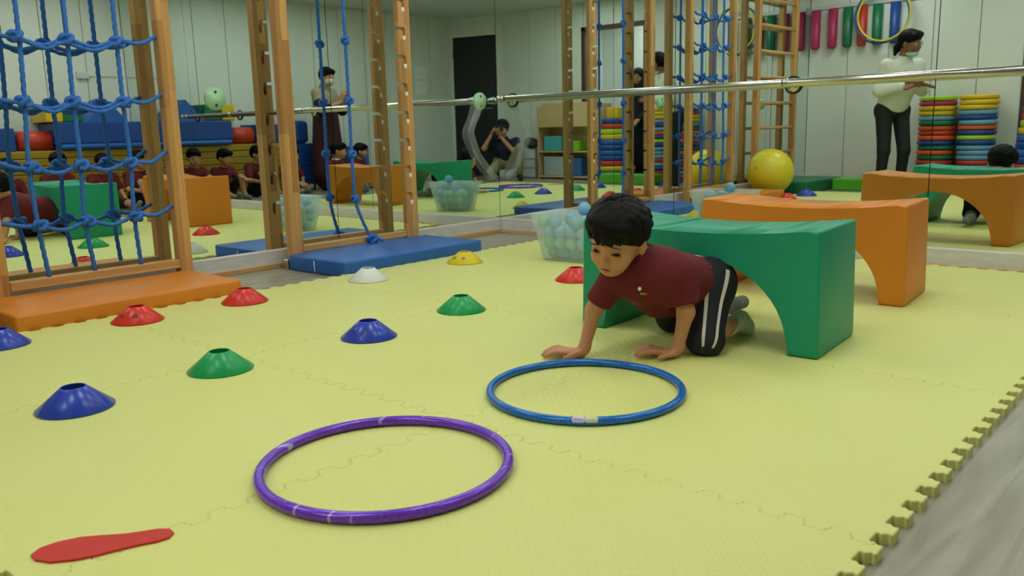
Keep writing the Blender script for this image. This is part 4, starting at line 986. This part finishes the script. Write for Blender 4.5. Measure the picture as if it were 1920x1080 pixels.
# ---------------------------------------------------------------- children sitting in a row
def child(label, x, y, rz, look, k, variant=0, longs=False):
    z = .0
    jt = dict(head=A3(0, .02, .475), look=look, neck=A3(0, -.02, .36), chest=A3(0, -.05, .27), pelvis=A3(0, -.07, .085),
        shL=A3(-.105, -.04, .325), shR=A3(.105, -.04, .325), hipL=A3(-.06, -.04, .075), hipR=A3(.06, -.04, .075))
    if variant == 0:    # knees up, arms round the shins
        jt.update(knL=A3(-.085, .17, .255), anL=A3(-.07, .25, .045), toL=A3(-.075, .33, .024), knR=A3(.085, .17, .255), anR=A3(.07, .25, .045), toR=A3(.075, .33, .024),
                  elL=A3(-.16, .06, .19), wrL=A3(-.06, .24, .16), elR=A3(.16, .06, .19), wrR=A3(.06, .25, .165), hdL=A3(.9, .3, -.1), hdR=A3(-.9, .3, -.1), hnL=A3(0, 1, .2), hnR=A3(0, 1, .2), htL=A3(0, 0, 1), htR=A3(0, 0, 1))
    elif variant == 1:  # cross-legged, hands in the lap
        jt.update(knL=A3(-.20, .10, .075), anL=A3(.04, .20, .045), toL=A3(.10, .21, .03), knR=A3(.20, .10, .085), anR=A3(-.04, .16, .055), toR=A3(-.11, .17, .04),
                  elL=A3(-.16, .0, .19), wrL=A3(-.05, .13, .13), elR=A3(.16, .0, .19), wrR=A3(.05, .14, .135), hdL=A3(.7, .6, -.2), hdR=A3(-.7, .6, -.2))
    else:               # one knee up, other leg out
        jt.update(knL=A3(-.08, .17, .25), anL=A3(-.07, .24, .045), toL=A3(-.08, .32, .024), knR=A3(.13, .22, .065), anR=A3(.15, .42, .04), toR=A3(.165, .47, .08),
                  elL=A3(-.15, .05, .2), wrL=A3(-.09, .2, .25), elR=A3(.16, -.02, .19), wrR=A3(.15, .14, .10), hdL=A3(.2, .9, -.2), hdR=A3(0, 1, -.15))
    for q in jt:
        if q not in ('look', 'hdL', 'hdR', 'hnL', 'hnR', 'htL', 'htR'): jt[q] = jt[q]*k
    def shirt(j):
        P = [rc(j['chest'], lerp(j['chest'], j['pelvis'], .85), .092*k, .092*k, .04), rc(j['neck'], j['chest'], .045*k, .075*k, .03)]
        for s in 'LR': P += [rc(j['sh'+s], j['chest'], .045*k, .06*k, .03), rc(j['sh'+s], lerp(j['sh'+s], j['el'+s], .72), .044*k, .042*k, .02)]
        return P
    def pants(j):
        e = 1.0 if longs else .88
        P = [rc(j['hipL'], j['hipR'], .068*k, .068*k, .03), rc(j['pelvis'], lerp(j['pelvis'], j['chest'], .2), .078*k, .08*k, .03)]
        for s in 'LR':
            P.append(rc(j['hip'+s], lerp(j['hip'+s], j['kn'+s], e), .062*k, .049*k, .03))
            if longs: P.append(rc(j['kn'+s], lerp(j['kn'+s], j['an'+s], .92), .047*k, .037*k, .02))
        return P
    ex = None
    if longs:
        def ex(body, c, R, j):
            tube('collar', [j['neck']+A3(.042*math.cos(t), .042*math.sin(t), .016) for t in np.linspace(0, 2*math.pi, 21)], .011, 'c_white', body, 8)
            for s in 'LR': sdf_obj('white_sleeve', [rc(lerp(j['sh'+s], j['el'+s], .7), j['el'+s], .037*k, .033*k, .01), rc(j['el'+s], lerp(j['el'+s], j['wr'+s], .92), .033*k, .025*k, .01)], .007, 'c_white', body)
    o = figure('person', label, jt, (x, y, FL+.002), rz, 'skin_boy' if variant != 1 else 'skin_mid', [('polo_shirt', 'maroon', shirt), ('shorts' if not longs else 'trousers', 'shorts', pants)], .93*k, .0068, 'hair', dict(fringe=.034, back=-.05), None, dict(smile=False), 'sockgrey', .66*k, ex)
    o['group'] = 'children seated along the yellow mats'
    return o
CX_ = 4.72
child('child sitting knees up at the end of the row beside the back mirror', CX_, -.30, math.radians(86), A3(.2, 1, -.2), 1., 0)
child('child sitting with one leg out, second in the row from the back mirror', CX_, -.66, math.radians(95), A3(-.2, 1, -.25), .97, 2)
child('child sitting knees up, third in the row from the back mirror', CX_, -1.08, math.radians(92), A3(-.35, 1, -.15), 1.02, 0)
child('child sitting cross-legged, fourth in the row from the back mirror', CX_, -1.53, math.radians(98), A3(-.5, 1, -.2), .95, 1)
child('child with white sleeves and collar sitting in front of the masked woman', CX_-.40, -1.90, math.radians(110), A3(-.4, 1, -.2), 1.04, 2, True)
child('child sitting cross-legged at the far end of the row beside the blue cube', CX_, -2.55, math.radians(110), A3(-.4, 1, -.2), .98, 1)

# ---------------------------------------------------------------- photographer crouching behind the camera
def photographer():
    fw = nrm(A3(-.66, .75, 0)); rz = math.atan2(fw[1], fw[0])-math.pi/2
    ey = .68
    jt = dict(head=A3(-.055, -.175, ey+.02), look=A3(.12, 1, -.08), neck=A3(-.07, -.23, ey-.12), chest=A3(-.08, -.26, ey-.26), pelvis=A3(-.10, -.34, .23),
        shL=A3(-.24, -.24, ey-.16), elL=A3(-.21, -.06, ey-.30), wrL=A3(-.03, -.075, ey-.085), shR=A3(.10, -.25, ey-.16), elR=A3(.20, -.10, ey-.24), wrR=A3(.095, -.105, ey-.06),
        hdL=A3(.3, .6, .6), hnL=A3(0, .6, -.8), htL=A3(-1, .2, .2), hdR=A3(-.25, .75, .5), hnR=A3(1, .2, 0), htR=A3(-.2, -.6, .8),
        hipL=A3(-.19, -.30, .24), knL=A3(-.30, .03, .44), anL=A3(-.28, -.09, .06), toL=A3(-.29, .09, .026), hipR=A3(-.01, -.30, .24), knR=A3(.10, .0, .13), anR=A3(.06, -.36, .10), toR=A3(.05, -.42, .03))
    def cap(body, c, R, j):
        w = lambda *p: c+R@np.array(p)
        sdf_obj('cap', [el(w(0, -.018, .040), (.099, .113, .094), R, .01), rc(w(-.03, -.10, .03), w(.03, -.10, .03), .03, .03, .02), el(w(0, .11, -.05), (.09, .11, .085), R, .01, 'sub'), el(w(0, -.02, -.13), (.15, .15, .10), R, .01, 'sub')], .0075, 'tee', body)
    loc = (CAM[0], CAM[1], FL)
    o = figure('person', 'photographer in navy tee and khaki trousers crouching in front of the black door', jt, loc, rz, 'skin_mid', [('tee', 'tee', g_top(.98, .55, .95)), ('trousers', 'khaki', g_pants(.98, 1.9))], 1.08, .0085, 'hair', dict(fringe=.04, back=-.05), None, dict(smile=False), 'rubber', .95, cap)
    cm = empty('photo_camera', (CAM[0], CAM[1], CAM[2]), rz); tag(cm, 'black camera held up by the crouching photographer', 'camera')
    box('body', -.065, .065, -.075, -.035, -.05, .035, 'camera', cm, .008, 2); box('viewfinder_hump', -.025, .025, -.078, -.03, .03, .055, 'camera', cm, .008, 2)
    tube('lens_barrel', [(0, -.036, 0), (0, -.012, 0)], .033, 'camera', cm, 24); tube('lens_glass', [(0, -.013, 0), (0, -.0105, 0)], .026, 'lens', cm, 24)
photographer()
